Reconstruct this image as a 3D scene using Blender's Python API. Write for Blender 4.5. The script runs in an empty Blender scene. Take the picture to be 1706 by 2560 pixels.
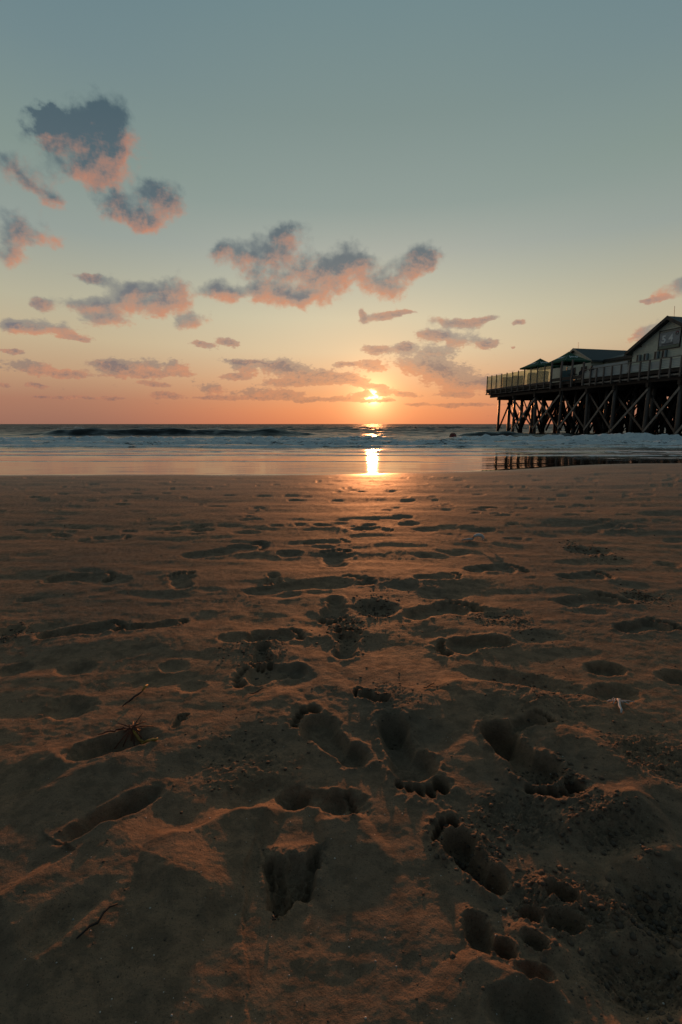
import bpy, bmesh, math, random
import numpy as np
from mathutils import Vector, Matrix
random.seed(7)
scene = bpy.context.scene
COL = scene.collection
R = math.radians
WATER = -0.45            # sea level; the sand under the camera is at 0

# ------------------------------------------------------------------ surveyed positions (metres, world space)
SURVEY = {'FOOT': [(0.042, 0.933, -0.104, 1.111, 2.2, 1, 1.0),(0.119, 1.093, 0.174, 0.838, 2.8, -1, 0.95),(0.366, 1.053, 0.441, 0.826, 3.6, -1, 1.15),(-0.102, 0.832, 0.03, 0.81, 1.2, 1, 1.1),(0.123, 1.167, 0.037, 1.214, 2.2, 1, 1.25),(0.252, 0.64, 0.182, 0.768, 3.6, 1, 1.1),(0.265, 1.768, 0.546, 1.898, 1.8, 1, 1.3),(0.563, 1.536, 0.319, 1.483, 2.0, -1, 1.1),(1.005, 1.623, 1.233, 1.682, 2.0, 1, 1.2),(1.092, 2.284, 1.358, 2.336, 1.5, -1, 1.4),(0.924, 1.913, 1.22, 1.983, 1.6, 1, 1.2),(-0.11, 1.336, -0.31, 1.29, 1.5, -1, 1.3),(-0.323, 1.557, -0.138, 1.605, 1.6, 1, 1.3),(-0.026, 1.984, -0.036, 1.725, 1.6, 1, 1.0),(0.008, 1.421, 0.026, 1.663, 1.9, -1, 1.0),(0.661, 2.408, 0.963, 2.458, 1.3, 1, 1.4),(-1.418, 2.222, -1.121, 2.286, 1.3, 1, 1.3),(-0.89, 2.682, -0.471, 2.984, 1.4, -1, 1.0),(-0.41, 2.066, 0.14, 2.249, 1.1, 1, 0.7),(-1.06, 1.579, -0.799, 1.679, 1.7, 1, 0.9),(-0.777, 1.647, -0.583, 1.712, 1.4, -1, 0.9),(0.252, 3.58, 0.367, 3.409, 1.2, 1, 1.0),(-0.344, 2.338, -0.328, 2.18, 1.3, 1, 1.3),(-0.727, 2.103, -0.808, 2.339, 1.3, 1, 1.3),(-0.033, 2.485, -0.024, 2.863, 1.4, 1, 1.2),(-0.238, 3.034, 0.046, 3.113, 1.2, 1, 1.2),(0.364, 2.249, 0.596, 2.285, 1.0, -1, 1.2),(-1.317, 3.514, -1.064, 3.658, 1.1, 1, 1.2),(-1.769, 3.143, -1.467, 3.257, 1.1, 1, 1.2),(1.847, 3.517, 2.19, 3.602, 1.0, 1, 1.2),(-0.263, 1.516, -0.243, 1.35, 1.8, -1, 1.1),(0.417, 1.048, 0.516, 1.083, 1.6, 1, 1.3),(-0.406, 1.053, -0.399, 1.111, 1.2, 1, 1.2)], 'ELL': [(-0.601, 0.947, -0.448, 1.023, 0.42, 3.6, 0.5, 0.5),(-0.485, 0.726, -0.367, 0.849, 0.34, 4.2, 0.55, 0.5),(-0.851, 1.337, -0.757, 1.35, 0.9, 2.0, 0.8, 0.2),(-1.019, 1.323, -0.947, 1.364, 0.9, 1.6, 0.8, 0.2),(-0.76, 1.141, -0.652, 1.141, 0.8, 1.8, 0.6, 0.3),(0.742, 1.336, 0.847, 1.336, 0.75, 3.0, 0.35, 0.2),(0.686, 1.197, 0.804, 1.21, 0.7, 2.6, 0.45, 0.3),(0.928, 1.28, 1.032, 1.285, 0.8, 2.8, 0.4, 0.3),(0.331, 1.023, 0.419, 1.023, 0.85, 3.2, 0.3, 0.0),(-0.127, 0.832, -0.059, 0.832, 0.9, 2.8, 0.35, 0.0),(0.096, 1.053, 0.165, 1.053, 0.9, 2.2, 0.4, 0.0),(0.063, 1.838, 0.23, 1.878, 1.0, 3.0, 0.4, 0.3),(-0.422, 1.561, -0.325, 1.568, 0.8, 1.8, 0.6, 0.2),(-0.329, 1.605, -0.262, 1.605, 0.8, 1.8, 0.5, 0.2),(0.179, 0.571, 0.217, 0.571, 1.5, 3.4, 0.45, 0.4),(0.212, 0.545, 0.242, 0.546, 0.95, 2.8, 0.35, 0.5),(0.32, 0.637, 0.366, 0.619, 0.55, 3.0, 0.35, 0.6),(0.268, 0.599, 0.301, 0.593, 0.7, 2.4, 0.4, 0.5),(0.303, 0.589, 0.356, 0.58, 0.6, 2.8, 0.4, 0.5),(0.258, 0.562, 0.289, 0.547, 0.6, 2.2, 0.4, 0.4),(0.235, 0.518, 0.277, 0.508, 0.6, 2.0, 0.5, 0.4),(0.553, 1.768, 0.621, 1.768, 0.8, 0.8, 0.8, 0.1),(0.436, 2.721, 0.525, 2.721, 0.9, 1.2, 0.4, 0.1),(-0.377, 2.797, -0.242, 2.754, 1.0, 1.6, 0.4, 0.3),(1.396, 2.837, 1.633, 2.858, 0.9, 2.0, 0.4, 0.4),(1.729, 2.552, 1.855, 2.516, 0.9, 1.6, 0.4, 0.3),(-1.19, 1.568, -1.201, 1.663, 0.8, 1.8, 0.5, 0.4),(-0.553, 1.364, -0.473, 1.364, 0.8, 1.2, 0.7, 0.2),(-0.461, 1.249, -0.385, 1.242, 0.8, 1.2, 0.6, 0.2),(0.118, 1.007, 0.27, 1.007, 0.5, 0.8, 0.9, 0.0),(-0.229, 1.261, -0.056, 1.285, 0.6, 1.0, 0.9, 0.0),(0.385, 1.323, 0.656, 1.214, 0.35, 2.8, 0.9, 0.0),(-0.239, 0.81, -0.111, 0.867, 0.5, 1.6, 0.9, 0.0),(-0.037, 0.81, 0.047, 0.815, 0.8, 2.0, 0.7, 0.3),(0.295, 1.111, 0.462, 1.111, 0.5, 1.6, 0.8, 0.0),(-0.674, 0.832, -0.543, 0.947, 0.35, 1.4, 0.9, 0.0),(0.415, 0.704, 0.585, 0.758, 0.5, 2.6, 0.7, 0.0),(0.434, 0.599, 0.557, 0.633, 0.9, 3.5, 0.6, 0.3),(0.341, 0.488, 0.469, 0.539, 0.6, 3.0, 0.6, 0.3),(0.187, 0.474, 0.277, 0.47, 0.5, 3.0, 0.6, 0.2),(0.149, 1.604, 0.079, 1.451, 0.7, 0.6, 0.9, 0.0),(-0.458, 0.523, -0.368, 0.626, 0.4, 1.5, 0.9, 0.0),(-0.676, 1.261, -0.397, 1.285, 0.3, 0.8, 0.9, 0.0),(1.099, 3.136, 1.314, 3.163, 0.8, 0.8, 0.7, 0.1),(-0.374, 0.905, -0.146, 1.007, 0.4, 0.9, 0.9, 0.0)], 'RIDGE': [([(-0.532, 0.574),(-0.512, 0.6),(-0.476, 0.648),(-0.439, 0.683),(-0.417, 0.744),(-0.369, 0.81)], 2.3, 0.022, 0.09),([(-0.34, 0.708),(-0.272, 0.728),(-0.213, 0.773),(-0.151, 0.786),(-0.108, 0.773)], 2.2, 0.02, 0.08),([(0.248, 1.214),(0.337, 1.237),(0.435, 1.237),(0.522, 1.21),(0.604, 1.18)], 1.7, 0.025, 0.1),([(0.261, 1.219),(0.2, 1.141),(0.16, 1.093)], 1.0, 0.04, 0.05),([(0.498, 1.066),(0.555, 1.007),(0.596, 0.919),(0.639, 0.867),(0.69, 0.815)], 2.0, 0.03, 0.09),([(0.391, 0.735),(0.452, 0.778),(0.551, 0.81),(0.602, 0.81)], 1.8, 0.025, 0.07),([(0.278, 1.04),(0.316, 0.954),(0.367, 0.905),(0.398, 0.867)], 1.3, 0.02, 0.05),([(-0.726, 0.905),(-0.651, 0.95),(-0.576, 0.903),(-0.509, 0.916),(-0.438, 0.973)], 0.9, 0.02, 0.04),([(0.174, 0.55),(0.19, 0.52),(0.225, 0.505),(0.263, 0.488),(0.292, 0.457)], 1.5, 0.015, 0.03),([(0.458, 0.663),(0.526, 0.691),(0.592, 0.702)], 1.6, 0.02, 0.05),([(-0.046, 0.751),(-0.003, 0.763),(0.042, 0.79)], 1.2, 0.02, 0.04),([(-0.139, 0.712),(-0.078, 0.705),(-0.032, 0.717)], 0.7, 0.01, 0.03),([(0.268, 0.626),(0.331, 0.648),(0.369, 0.626),(0.405, 0.606),(0.41, 0.58)], 0.9, 0.012, 0.02),([(0.232, 0.559),(0.275, 0.574),(0.296, 0.55),(0.315, 0.539)], 0.9, 0.01, 0.02),([(-1.001, 1.298),(-0.84, 1.285),(-0.724, 1.305)], 0.8, 0.03, 0.08),([(-0.26, 1.167),(-0.188, 1.155),(-0.112, 1.203)], 0.9, 0.03, 0.06),([(-0.415, 1.94),(-0.159, 1.984),(0.152, 2.102)], 0.6, 0.03, 0.08),([(-1.017, 1.533),(-0.73, 1.557),(-0.561, 1.643)], 0.7, 0.03, 0.08),([(-0.232, 1.21),(-0.103, 1.237),(-0.005, 1.315)], 0.9, 0.03, 0.07),([(0.231, 1.643),(0.362, 1.746),(0.472, 1.782)], 0.6, 0.03, 0.06)], 'ROUGH': [(0.689, 0.947, 0.106, 0.095, 0.5),(0.489, 0.758, 0.088, 0.065, 0.7),(0.322, 0.778, 0.089, 0.067, 0.45),(0.343, 0.612, 0.099, 0.061, 0.7),(0.48, 0.599, 0.072, 0.043, 1.1),(0.439, 0.88, 0.063, 0.053, 0.9),(0.135, 1.863, 0.081, 0.135, 0.8),(1.513, 2.859, 0.093, 0.241, 0.8),(-0.26, 1.451, 0.085, 0.113, 0.4),(0.01, 1.663, 0.08, 0.12, 0.7),(0.551, 1.192, 0.13, 0.144, 0.3),(0.4, 0.513, 0.081, 0.043, 0.7),(0.223, 0.712, 0.06, 0.042, 0.8),(-1.172, 1.586, 0.046, 0.066, 0.8),(0.137, 1.193, 0.071, 0.078, 0.2),(-0.213, 0.933, 0.124, 0.109, 0.25),(0.564, 1.746, 0.05, 0.079, 0.2),(0.665, 1.703, 0.066, 0.1, 0.3),(1.322, 1.994, 0.057, 0.102, 0.5)], 'PIT': [(-0.134, 0.702),(-0.106, 0.693),(-0.069, 0.693),(-0.033, 0.712),(-0.031, 0.691),(-0.04, 0.659),(-0.042, 0.626),(-0.054, 0.618),(-0.067, 0.619),(-0.08, 0.602),(-0.094, 0.597),(-0.114, 0.609),(-0.124, 0.648)], 'SPOT': {'weed_a': (-0.501, 1.04), 'weed_b': (-0.47, 1.015), 'weed_c': (-0.426, 0.999), 'weed_d': (-0.568, 1.012), 'sprig_a': (-0.565, 1.167), 'sprig_b': (-0.548, 1.215), 'sprig_c': (-0.545, 1.242), 'twig_a': (-0.368, 0.55), 'twig_b': (-0.335, 0.6), 'twig_c': (-0.1, 0.609), 'twig_d': (-0.099, 0.587), 'twig_e': (0.23, 1.219), 'twig_f': (0.266, 1.249), 'twig_g': (-0.248, 1.199), 'twig_h': (-0.212, 1.23), 'feather_a': (0.872, 3.096), 'feather_b': (0.799, 3.083), 'root_a': (0.733, 1.167), 'root_b': (0.709, 1.102), 'root_c': (0.771, 1.175), 'root_d': (0.712, 1.18)}}
CLOUDS = [[-25.074, 24.883, 0.296, -0.03, 0.067, -0.404, 1],
[-22.782, 26.196, 0.582, -0.055, 0.089, -0.555, 1],
[-24.467, 27.149, 0.551, -0.057, 0.177, -0.996, 1],
[-27.899, 25.542, 0.519, -0.259, -0.103, -0.955, 1],
[-27.043, 25.271, 0.498, -0.054, 0.142, -0.749, 1],
[-25.655, 22.83, 0.397, -0.04, 0.157, -0.959, 1],
[-28.467, 26.632, 1.138, -0.581, -0.175, -1.99, 0],
[-22.997, 23.911, 0.551, -0.051, 0.11, -0.729, 1],
[-29.178, 24.98, 0.963, -0.113, 0.355, -1.691, 1],
[-20.733, 21.01, 0.333, -0.026, 0.083, -0.703, 1],
[-18.946, 22.205, 0.85, -0.063, 0.119, -1.022, 1],
[-21.859, 19.664, 0.468, -0.173, -0.14, -1.195, 1],
[-19.924, 19.172, 0.792, -0.059, 0.148, -1.355, 1],
[-17.244, 21.165, 0.553, -0.15, -0.05, -1.038, 1],
[-23.749, 20.806, 0.846, -0.076, 0.187, -1.314, 1],
[-32.349, 22.141, 0.644, -0.3, -0.095, -0.736, 1],
[-30.642, 21.169, 0.468, -0.35, -0.494, -0.992, 1],
[-28.596, 20.16, 0.68, -0.378, -0.417, -1.527, 1],
[-32.462, 17.564, 0.568, -0.064, 0.125, -0.703, 1],
[-30.221, 17.171, 0.545, -0.15, -0.015, -1.026, 1],
[-32.717, 15.303, 0.701, -0.078, 0.134, -0.837, 1],
[-6.87, 18.49, 0.292, -0.008, 0.015, -0.541, 1],
[-10.642, 17.646, 0.314, -0.012, 0.044, -0.96, 1],
[-13.01, 18.052, 0.783, -0.038, 0.082, -1.272, 1],
[-6.946, 15.524, 0.236, -0.006, 0.015, -0.697, 1],
[-9.377, 13.752, 0.2, -0.014, -0.004, -1.293, 1],
[-4.583, 13.37, 0.489, -0.008, 0.016, -1.145, 1],
[-0.096, 17.205, 0.346, -0.0, -0.004, -0.636, 1],
[-0.776, 15.337, 0.412, -0.001, -0.001, -0.651, 1],
[-13.801, 13.963, 0.599, -0.143, -0.139, -1.292, 1],
[-6.133, 19.689, 0.661, -0.016, 0.038, -1.284, 1],
[1.83, 17.279, 0.693, 0.005, -0.01, -0.758, 1],
[6.787, 16.192, 0.305, 0.205, 0.24, -0.516, 1],
[8.497, 17.631, 0.712, 0.022, -0.038, -0.825, 1],
[4.66, 14.571, 0.577, 0.01, -0.021, -0.896, 1],
[9.921, 17.044, 0.789, 0.756, 0.58, -0.841, 0],
[4.949, 11.873, 0.589, 0.182, 0.607, -2.71, 0],
[2.554, 11.727, 2.549, 0.023, -0.018, -1.864, 0],
[7.128, 12.091, 1.038, 0.026, -0.124, -4.54, 0],
[-22.83, 12.596, 0.304, -0.023, 0.064, -0.768, 1],
[-26.696, 11.75, 0.362, -0.063, 0.01, -1.559, 1],
[-21.505, 13.639, 0.471, -0.035, 0.133, -1.553, 1],
[-24.635, 10.409, 0.435, -0.072, -0.016, -1.502, 1],
[-18.143, 14.001, 0.732, -0.32, -0.19, -0.7, 1],
[-18.825, 12.22, 0.452, -0.029, 0.079, -1.191, 1],
[-26.113, 13.952, 0.713, -0.162, -0.078, -2.829, 0],
[-30.574, 11.335, 1.155, -0.301, -0.176, -2.299, 0],
[-16.47, 10.753, 0.51, 0.066, 0.277, -1.272, 1],
[-30.679, 9.196, 0.375, -0.067, -0.009, -1.67, 1],
[-27.569, 8.456, 0.749, -0.189, -0.338, -2.951, 0],
[-32.984, 9.049, 0.959, -0.101, 0.216, -2.17, 1],
[-15.45, 8.514, 0.896, -0.174, -0.359, -3.659, 0],
[-12.636, 8.889, 0.866, -0.227, -0.462, -2.682, 0],
[-31.763, 5.517, 0.469, -0.082, -0.067, -1.616, 1],
[-29.414, 4.984, 0.54, -0.092, -0.146, -2.943, 0],
[-22.914, 5.929, 0.447, -0.033, 0.055, -1.334, 1],
[-24.986, 6.051, 0.705, -0.173, -0.315, -2.245, 0],
[-18.757, 6.23, 0.692, -0.102, -0.09, -1.687, 1],
[-20.81, 5.256, 0.303, -0.02, 0.102, -3.175, 0],
[-20.659, 4.222, 0.661, -0.099, -0.279, -4.355, 0],
[-31.577, 3.721, 1.361, -0.236, -0.289, -4.756, 0],
[-19.396, 3.105, 0.648, -0.073, -0.11, -3.069, 0],
[-28.079, 2.644, 0.569, -0.05, 0.157, -6.579, 0],
[-24.634, 2.635, 0.99, -0.076, 0.132, -6.381, 0],
[-31.315, 2.645, 1.347, -0.13, 0.22, -7.933, 0],
[-34.162, 3.695, 2.901, -0.303, 0.216, -4.966, 0],
[-33.491, 6.834, 1.205, -0.217, -0.143, -6.286, 0],
[-14.749, 3.845, 0.753, -0.036, 0.03, -1.763, 1],
[-14.796, 2.85, 0.618, -0.029, 0.065, -5.252, 0],
[-10.097, 3.53, 0.461, -0.015, 0.017, -1.726, 1],
[-6.493, 3.319, 0.624, -0.013, 0.015, -2.562, 0],
[-9.232, 2.909, 0.336, -0.01, 0.036, -5.145, 0],
[-11.31, 6.309, 0.59, -0.183, -0.413, -1.703, 1],
[-11.832, 5.22, 0.69, -0.027, 0.054, -3.026, 0],
[-10.81, 6.833, 0.515, -0.065, -0.273, -4.264, 0],
[-4.703, 5.793, 0.276, -0.034, -0.104, -1.089, 1],
[-7.167, 6.431, 0.779, -0.018, 0.022, -1.76, 0],
[1.056, 5.042, 0.518, -0.074, -0.314, -2.276, 0],
[-1.959, 5.137, 0.355, -0.002, 0.002, -2.07, 0],
[-5.968, 4.631, 0.477, -0.009, 0.021, -2.96, 0],
[0.8, 6.718, 0.91, 0.002, -0.012, -4.21, 0],
[3.398, 6.47, 0.823, -0.143, -0.404, -2.303, 0],
[4.17, 8.296, 0.633, 0.009, -0.033, -2.683, 0],
[8.973, 6.684, 0.262, -0.031, -0.138, -0.878, 1],
[11.67, 5.693, 0.437, 0.017, -0.022, -0.964, 1],
[10.623, 8.039, 0.582, 0.021, -0.043, -1.55, 1],
[7.216, 8.484, 1.139, 0.028, -0.042, -2.162, 0],
[13.256, 4.344, 0.481, 0.021, -0.024, -1.24, 1],
[15.991, 4.29, 0.543, 0.028, -0.037, -1.644, 1],
[12.968, 3.255, 0.583, 0.024, -0.058, -4.182, 0],
[12.951, 9.238, 0.321, -0.033, -0.226, -1.299, 1],
[10.561, 9.768, 0.702, 0.025, -0.082, -2.466, 0],
[16.234, 8.437, 1.1, 0.059, -0.121, -2.798, 0],
[12.883, 10.794, 0.486, -0.024, -0.289, -2.268, 0],
[15.638, 11.056, 0.64, 0.211, 0.636, -3.148, 0],
[19.23, 10.676, 1.766, 0.366, 0.337, -4.611, 0],
[18.956, 8.049, 3.767, 0.234, -0.272, -5.666, 0],
[33.111, 12.323, 0.708, 0.3, 0.329, -1.233, 1],
[31.409, 11.503, 0.904, 0.237, 0.354, -5.125, 0],
[30.924, 8.543, 0.639, 0.382, 0.793, -1.372, 1],
[17.814, 4.618, 0.555, 0.032, -0.037, -1.352, 1],
[14.687, 2.135, 0.426, 0.02, -0.073, -6.96, 0],
[-0.203, 2.849, 0.47, -0.0, -0.003, -4.059, 0],
[-2.479, 2.846, 1.236, -0.01, 0.015, -8.129, 0],
[7.338, 3.41, 0.771, -0.065, -0.568, -5.125, 0],
[3.724, 4.259, 0.583, -0.056, -0.44, -4.099, 0],
[4.836, 3.67, 1.127, -0.524, -1.066, -2.338, 0],
[2.926, 3.727, 2.838, 0.027, -0.018, -5.119, 0],
[3.34, 2.647, 0.901, 0.01, -0.021, -6.768, 0],
[5.253, 2.69, 1.246, 0.021, -0.031, -6.788, 0],
[2.425, 3.337, 1.102, 0.009, -0.012, -4.079, 0],
[8.61, 2.183, 0.919, 0.025, -0.042, -6.81, 0],
[12.39, 2.059, 0.943, 0.037, -0.042, -5.165, 0],
[-4.248, 2.645, 0.991, -0.014, 0.02, -6.775, 0]]      # azimuth, elevation (degrees), 2x2 shape matrix, large flag
SUN_AZ, SUN_EL = 3.74, 3.1

# ------------------------------------------------------------------ numpy noise
def _hash(ix, iy, seed):
    h = ix * np.uint32(374761393) + iy * np.uint32(668265263) + np.uint32((seed * 974634777) & 0xFFFFFFFF)
    h = (h ^ (h >> np.uint32(13))) * np.uint32(1274126177)
    h = h ^ (h >> np.uint32(16))
    return (h & np.uint32(0xFFFF)).astype(np.float32) * np.float32(2 * math.pi / 65535)
def perlin(x, y, seed=0):
    x, y = np.broadcast_arrays(x, y)
    xi = np.floor(x); yi = np.floor(y); xf = (x - xi).astype(np.float32); yf = (y - yi).astype(np.float32)
    xi = xi.astype(np.int64).astype(np.uint32); yi = yi.astype(np.int64).astype(np.uint32)
    u = xf*xf*xf*(xf*(xf*6-15)+10); v = yf*yf*yf*(yf*(yf*6-15)+10)
    def gr(ax, ay):
        a = _hash(xi+np.uint32(ax), yi+np.uint32(ay), seed)
        return np.cos(a)*(xf-ax) + np.sin(a)*(yf-ay)
    a = gr(0,0)*(1-u) + gr(1,0)*u
    b = gr(0,1)*(1-u) + gr(1,1)*u
    return (a*(1-v) + b*v)*1.4
def fbm(x, y, octs, seed=0, gain=.5):
    s = 0; a = 1
    for k in range(octs):
        s = s + a*perlin(x*2**k + 17.3*k, y*2**k - 9.1*k, seed+k); a *= gain
    return s
def sstep(a, b, x):
    t = np.clip((x-a)/(b-a), 0, 1); return t*t*(3-2*t)

# ------------------------------------------------------------------ object helpers
def put(o, parent=None):
    COL.objects.link(o)
    if parent is not None: o.parent = parent
    return o
def tag(o, label=None, cat=None, group=None, kind=None):
    if label: o['label'] = label
    if cat: o['category'] = cat
    if group: o['group'] = group
    if kind: o['kind'] = kind
    return o
class MB:
    """collects boxes, beams and tubes and links them as one mesh"""
    def __init__(s, off=(0,0,0)): s.v = []; s.f = []; s.off = Vector(off)
    def add(s, vs, fs):
        n = len(s.v); s.v += [Vector(p)-s.off for p in vs]; s.f += [tuple(i+n for i in f) for f in fs]; return s
    def box(s, x0, x1, y0, y1, z0, z1):
        v = [(x,y,z) for z in (z0,z1) for y in (y0,y1) for x in (x0,x1)]
        return s.add(v, [(0,2,3,1),(4,5,7,6),(0,1,5,4),(2,6,7,3),(0,4,6,2),(1,3,7,5)])
    def beam(s, a, b, w, h):
        a = Vector(a); b = Vector(b); d = (b-a).normalized()
        up = Vector((0,0,1)) if abs(d.z) < .95 else Vector((0,1,0))
        r = d.cross(up).normalized(); u = r.cross(d).normalized()
        v = [p + r*i*w/2 + u*j*h/2 for p in (a,b) for i,j in ((-1,-1),(1,-1),(1,1),(-1,1))]
        return s.add(v, [(0,3,2,1),(4,5,6,7),(0,1,5,4),(1,2,6,5),(2,3,7,6),(3,0,4,7)])
    def tube(s, pts, rs, n=8, cap=True):
        pts = [Vector(p) for p in pts]; m = len(pts)
        if not hasattr(rs, '__len__'): rs = [rs]*m
        vs = []
        for i, p in enumerate(pts):
            d = (pts[min(i+1,m-1)] - pts[max(i-1,0)]).normalized()
            up = Vector((0,0,1)) if abs(d.z) < .9 else Vector((1,0,0))
            r = d.cross(up).normalized(); u = r.cross(d).normalized()
            for k in range(n):
                a = 2*math.pi*k/n; vs.append(p + (r*math.cos(a)+u*math.sin(a))*rs[i])
        fs = [(i*n+k, i*n+(k+1)%n, (i+1)*n+(k+1)%n, (i+1)*n+k) for i in range(m-1) for k in range(n)]
        if cap: fs += [tuple(range(n))[::-1], tuple(range((m-1)*n, m*n))]
        return s.add(vs, fs)
    def prism(s, poly, d):
        n = len(poly); d = Vector(d); P = [Vector(p) for p in poly]
        return s.add(P + [p+d for p in P], [tuple(range(n)), tuple(range(2*n-1, n-1, -1))] + [(i, i+n, (i+1)%n+n, (i+1)%n) for i in range(n)])
    def ball(s, c, r, nu=10, nv=6):
        c = Vector(c); r = r if hasattr(r,'__len__') else (r,r,r)
        vs = [c + Vector((0,0,-r[2]))]
        for j in range(1, nv):
            t = math.pi*j/nv - math.pi/2
            for i in range(nu):
                a = 2*math.pi*i/nu
                vs.append(c + Vector((math.cos(a)*math.cos(t)*r[0], math.sin(a)*math.cos(t)*r[1], math.sin(t)*r[2])))
        vs.append(c + Vector((0,0,r[2])))
        fs = [(0, 1+(i+1)%nu, 1+i) for i in range(nu)]
        for j in range(nv-2):
            fs += [(1+j*nu+i, 1+j*nu+(i+1)%nu, 1+(j+1)*nu+(i+1)%nu, 1+(j+1)*nu+i) for i in range(nu)]
        L = len(vs)-1
        fs += [(1+(nv-2)*nu+i, 1+(nv-2)*nu+(i+1)%nu, L) for i in range(nu)]
        return s.add(vs, fs)
    def build(s, name, mat, parent=None, smooth=False, bevel=0):
        me = bpy.data.meshes.new(name); me.from_pydata([tuple(p) for p in s.v], [], s.f)
        bm = bmesh.new(); bm.from_mesh(me); bmesh.ops.recalc_face_normals(bm, faces=bm.faces); bm.to_mesh(me); bm.free()
        me.materials.append(mat)
        if smooth: me.polygons.foreach_set('use_smooth', [True]*len(me.polygons))
        o = bpy.data.objects.new(name, me); put(o, parent)
        if bevel:
            b = o.modifiers.new('Bevel','BEVEL'); b.width = bevel; b.segments = 2
        return o
def grid_mesh(name, X, Y, Z, mat, attrs={}):
    nr, nc = X.shape
    me = bpy.data.meshes.new(name)
    me.vertices.add(nr*nc)
    me.vertices.foreach_set('co', np.stack([X,Y,Z],-1).astype(np.float32).ravel())
    idx = np.arange(nr*nc).reshape(nr,nc)
    q = np.stack([idx[:-1,:-1], idx[:-1,1:], idx[1:,1:], idx[1:,:-1]], -1).reshape(-1,4)
    me.loops.add(q.size); me.loops.foreach_set('vertex_index', q.ravel().astype(np.int32))
    me.polygons.add(len(q)); me.polygons.foreach_set('loop_start', (np.arange(len(q))*4).astype(np.int32))
    me.update(calc_edges=True)
    me.polygons.foreach_set('use_smooth', np.ones(len(q), bool))
    for k, a in attrs.items():
        at = me.attributes.new(k, 'FLOAT', 'POINT'); at.data.foreach_set('value', a.astype(np.float32).ravel())
    me.materials.append(mat); me.validate()
    o = bpy.data.objects.new(name, me); put(o); return o
def empty(name, loc, rz=0):
    o = bpy.data.objects.new(name, None); o.location = loc; o.rotation_euler = (0,0,rz); o.empty_display_size = .2
    return put(o)

# ------------------------------------------------------------------ materials
class NT:
    def __init__(s, tree): s.t = tree; s.n = tree.nodes; s.l = tree.links
    def node(s, t, **kw):
        n = s.n.new(t)
        for k, v in kw.items(): setattr(n, k, v)
        return n
    def link(s, a, b): s.l.new(a, b)
    def set(s, sock, v):
        if isinstance(v, bpy.types.NodeSocket): s.l.new(v, sock)
        else: sock.default_value = v
    def math(s, op, a, b=None, c=None, clamp=False):
        n = s.n.new('ShaderNodeMath'); n.operation = op; n.use_clamp = clamp
        s.set(n.inputs[0], a)
        if b is not None: s.set(n.inputs[1], b)
        if c is not None: s.set(n.inputs[2], c)
        return n.outputs[0]
    def vmath(s, op, a, b=None, c=None):
        n = s.n.new('ShaderNodeVectorMath'); n.operation = op
        s.set(n.inputs[0], a)
        if b is not None: s.set(n.inputs[1], b)
        if c is not None: s.set(n.inputs[2], c)
        return n.outputs['Value'] if op in ('DOT_PRODUCT','LENGTH','DISTANCE') else n.outputs[0]
    def mix(s, f, a, b):
        n = s.n.new('ShaderNodeMix'); n.data_type = 'RGBA'
        s.set(n.inputs[0], f); s.set(n.inputs[6], a); s.set(n.inputs[7], b)
        return n.outputs[2]
    def map(s, v, a, b, c=0., d=1., kind='SMOOTHSTEP'):
        n = s.n.new('ShaderNodeMapRange'); n.interpolation_type = kind
        s.set(n.inputs[0], v); s.set(n.inputs[1], a); s.set(n.inputs[2], b); s.set(n.inputs[3], c); s.set(n.inputs[4], d)
        return n.outputs[0]
    def noise(s, vec, scale, detail=4, rough=.5, dist=0., color=False):
        n = s.n.new('ShaderNodeTexNoise'); s.set(n.inputs['Vector'], vec)
        n.inputs['Scale'].default_value = scale; n.inputs['Detail'].default_value = detail
        n.inputs['Roughness'].default_value = rough; n.inputs['Distortion'].default_value = dist
        return n.outputs['Color'] if color else n.outputs[0]
    def ramp(s, f, stops, interp='LINEAR'):
        n = s.n.new('ShaderNodeValToRGB'); s.set(n.inputs[0], f); e = n.color_ramp.elements; n.color_ramp.interpolation = interp
        while len(e) < len(stops): e.new(.5)
        for el, (p, c) in zip(e, stops): el.position = p; el.color = c
        return n.outputs[0]
def lin(h, k=1.):
    c = [int(h[i:i+2],16)/255 for i in (0,2,4)]
    return tuple(k*(x/12.92 if x <= .04045 else ((x+.055)/1.055)**2.4) for x in c) + (1.,)
def newmat(name):
    m = bpy.data.materials.new(name); m.use_nodes = True
    nt = NT(m.node_tree); bs = m.node_tree.nodes['Principled BSDF']; return m, nt, bs
def simple(name, c1, c2, rough=.6, scale=3., stretch=(1,1,1), bump=.3, metal=0., spec=.5, dist=.01):
    m, nt, bs = newmat(name)
    tc = nt.node('ShaderNodeTexCoord').outputs['Object']
    v = nt.vmath('MULTIPLY', tc, stretch)
    n = nt.noise(v, scale, 6, .6)
    nt.set(bs.inputs['Base Color'], nt.mix(nt.map(n,.35,.65), c1, c2))
    nt.set(bs.inputs['Roughness'], nt.map(n,.3,.7,rough-.08,rough+.1))
    bs.inputs['Metallic'].default_value = metal; bs.inputs['Specular IOR Level'].default_value = spec
    b = nt.node('ShaderNodeBump'); b.inputs['Strength'].default_value = bump; b.inputs['Distance'].default_value = dist
    nt.link(nt.noise(v, scale*4, 5, .6), b.inputs['Height']); nt.link(b.outputs[0], bs.inputs['Normal'])
    return m
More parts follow.
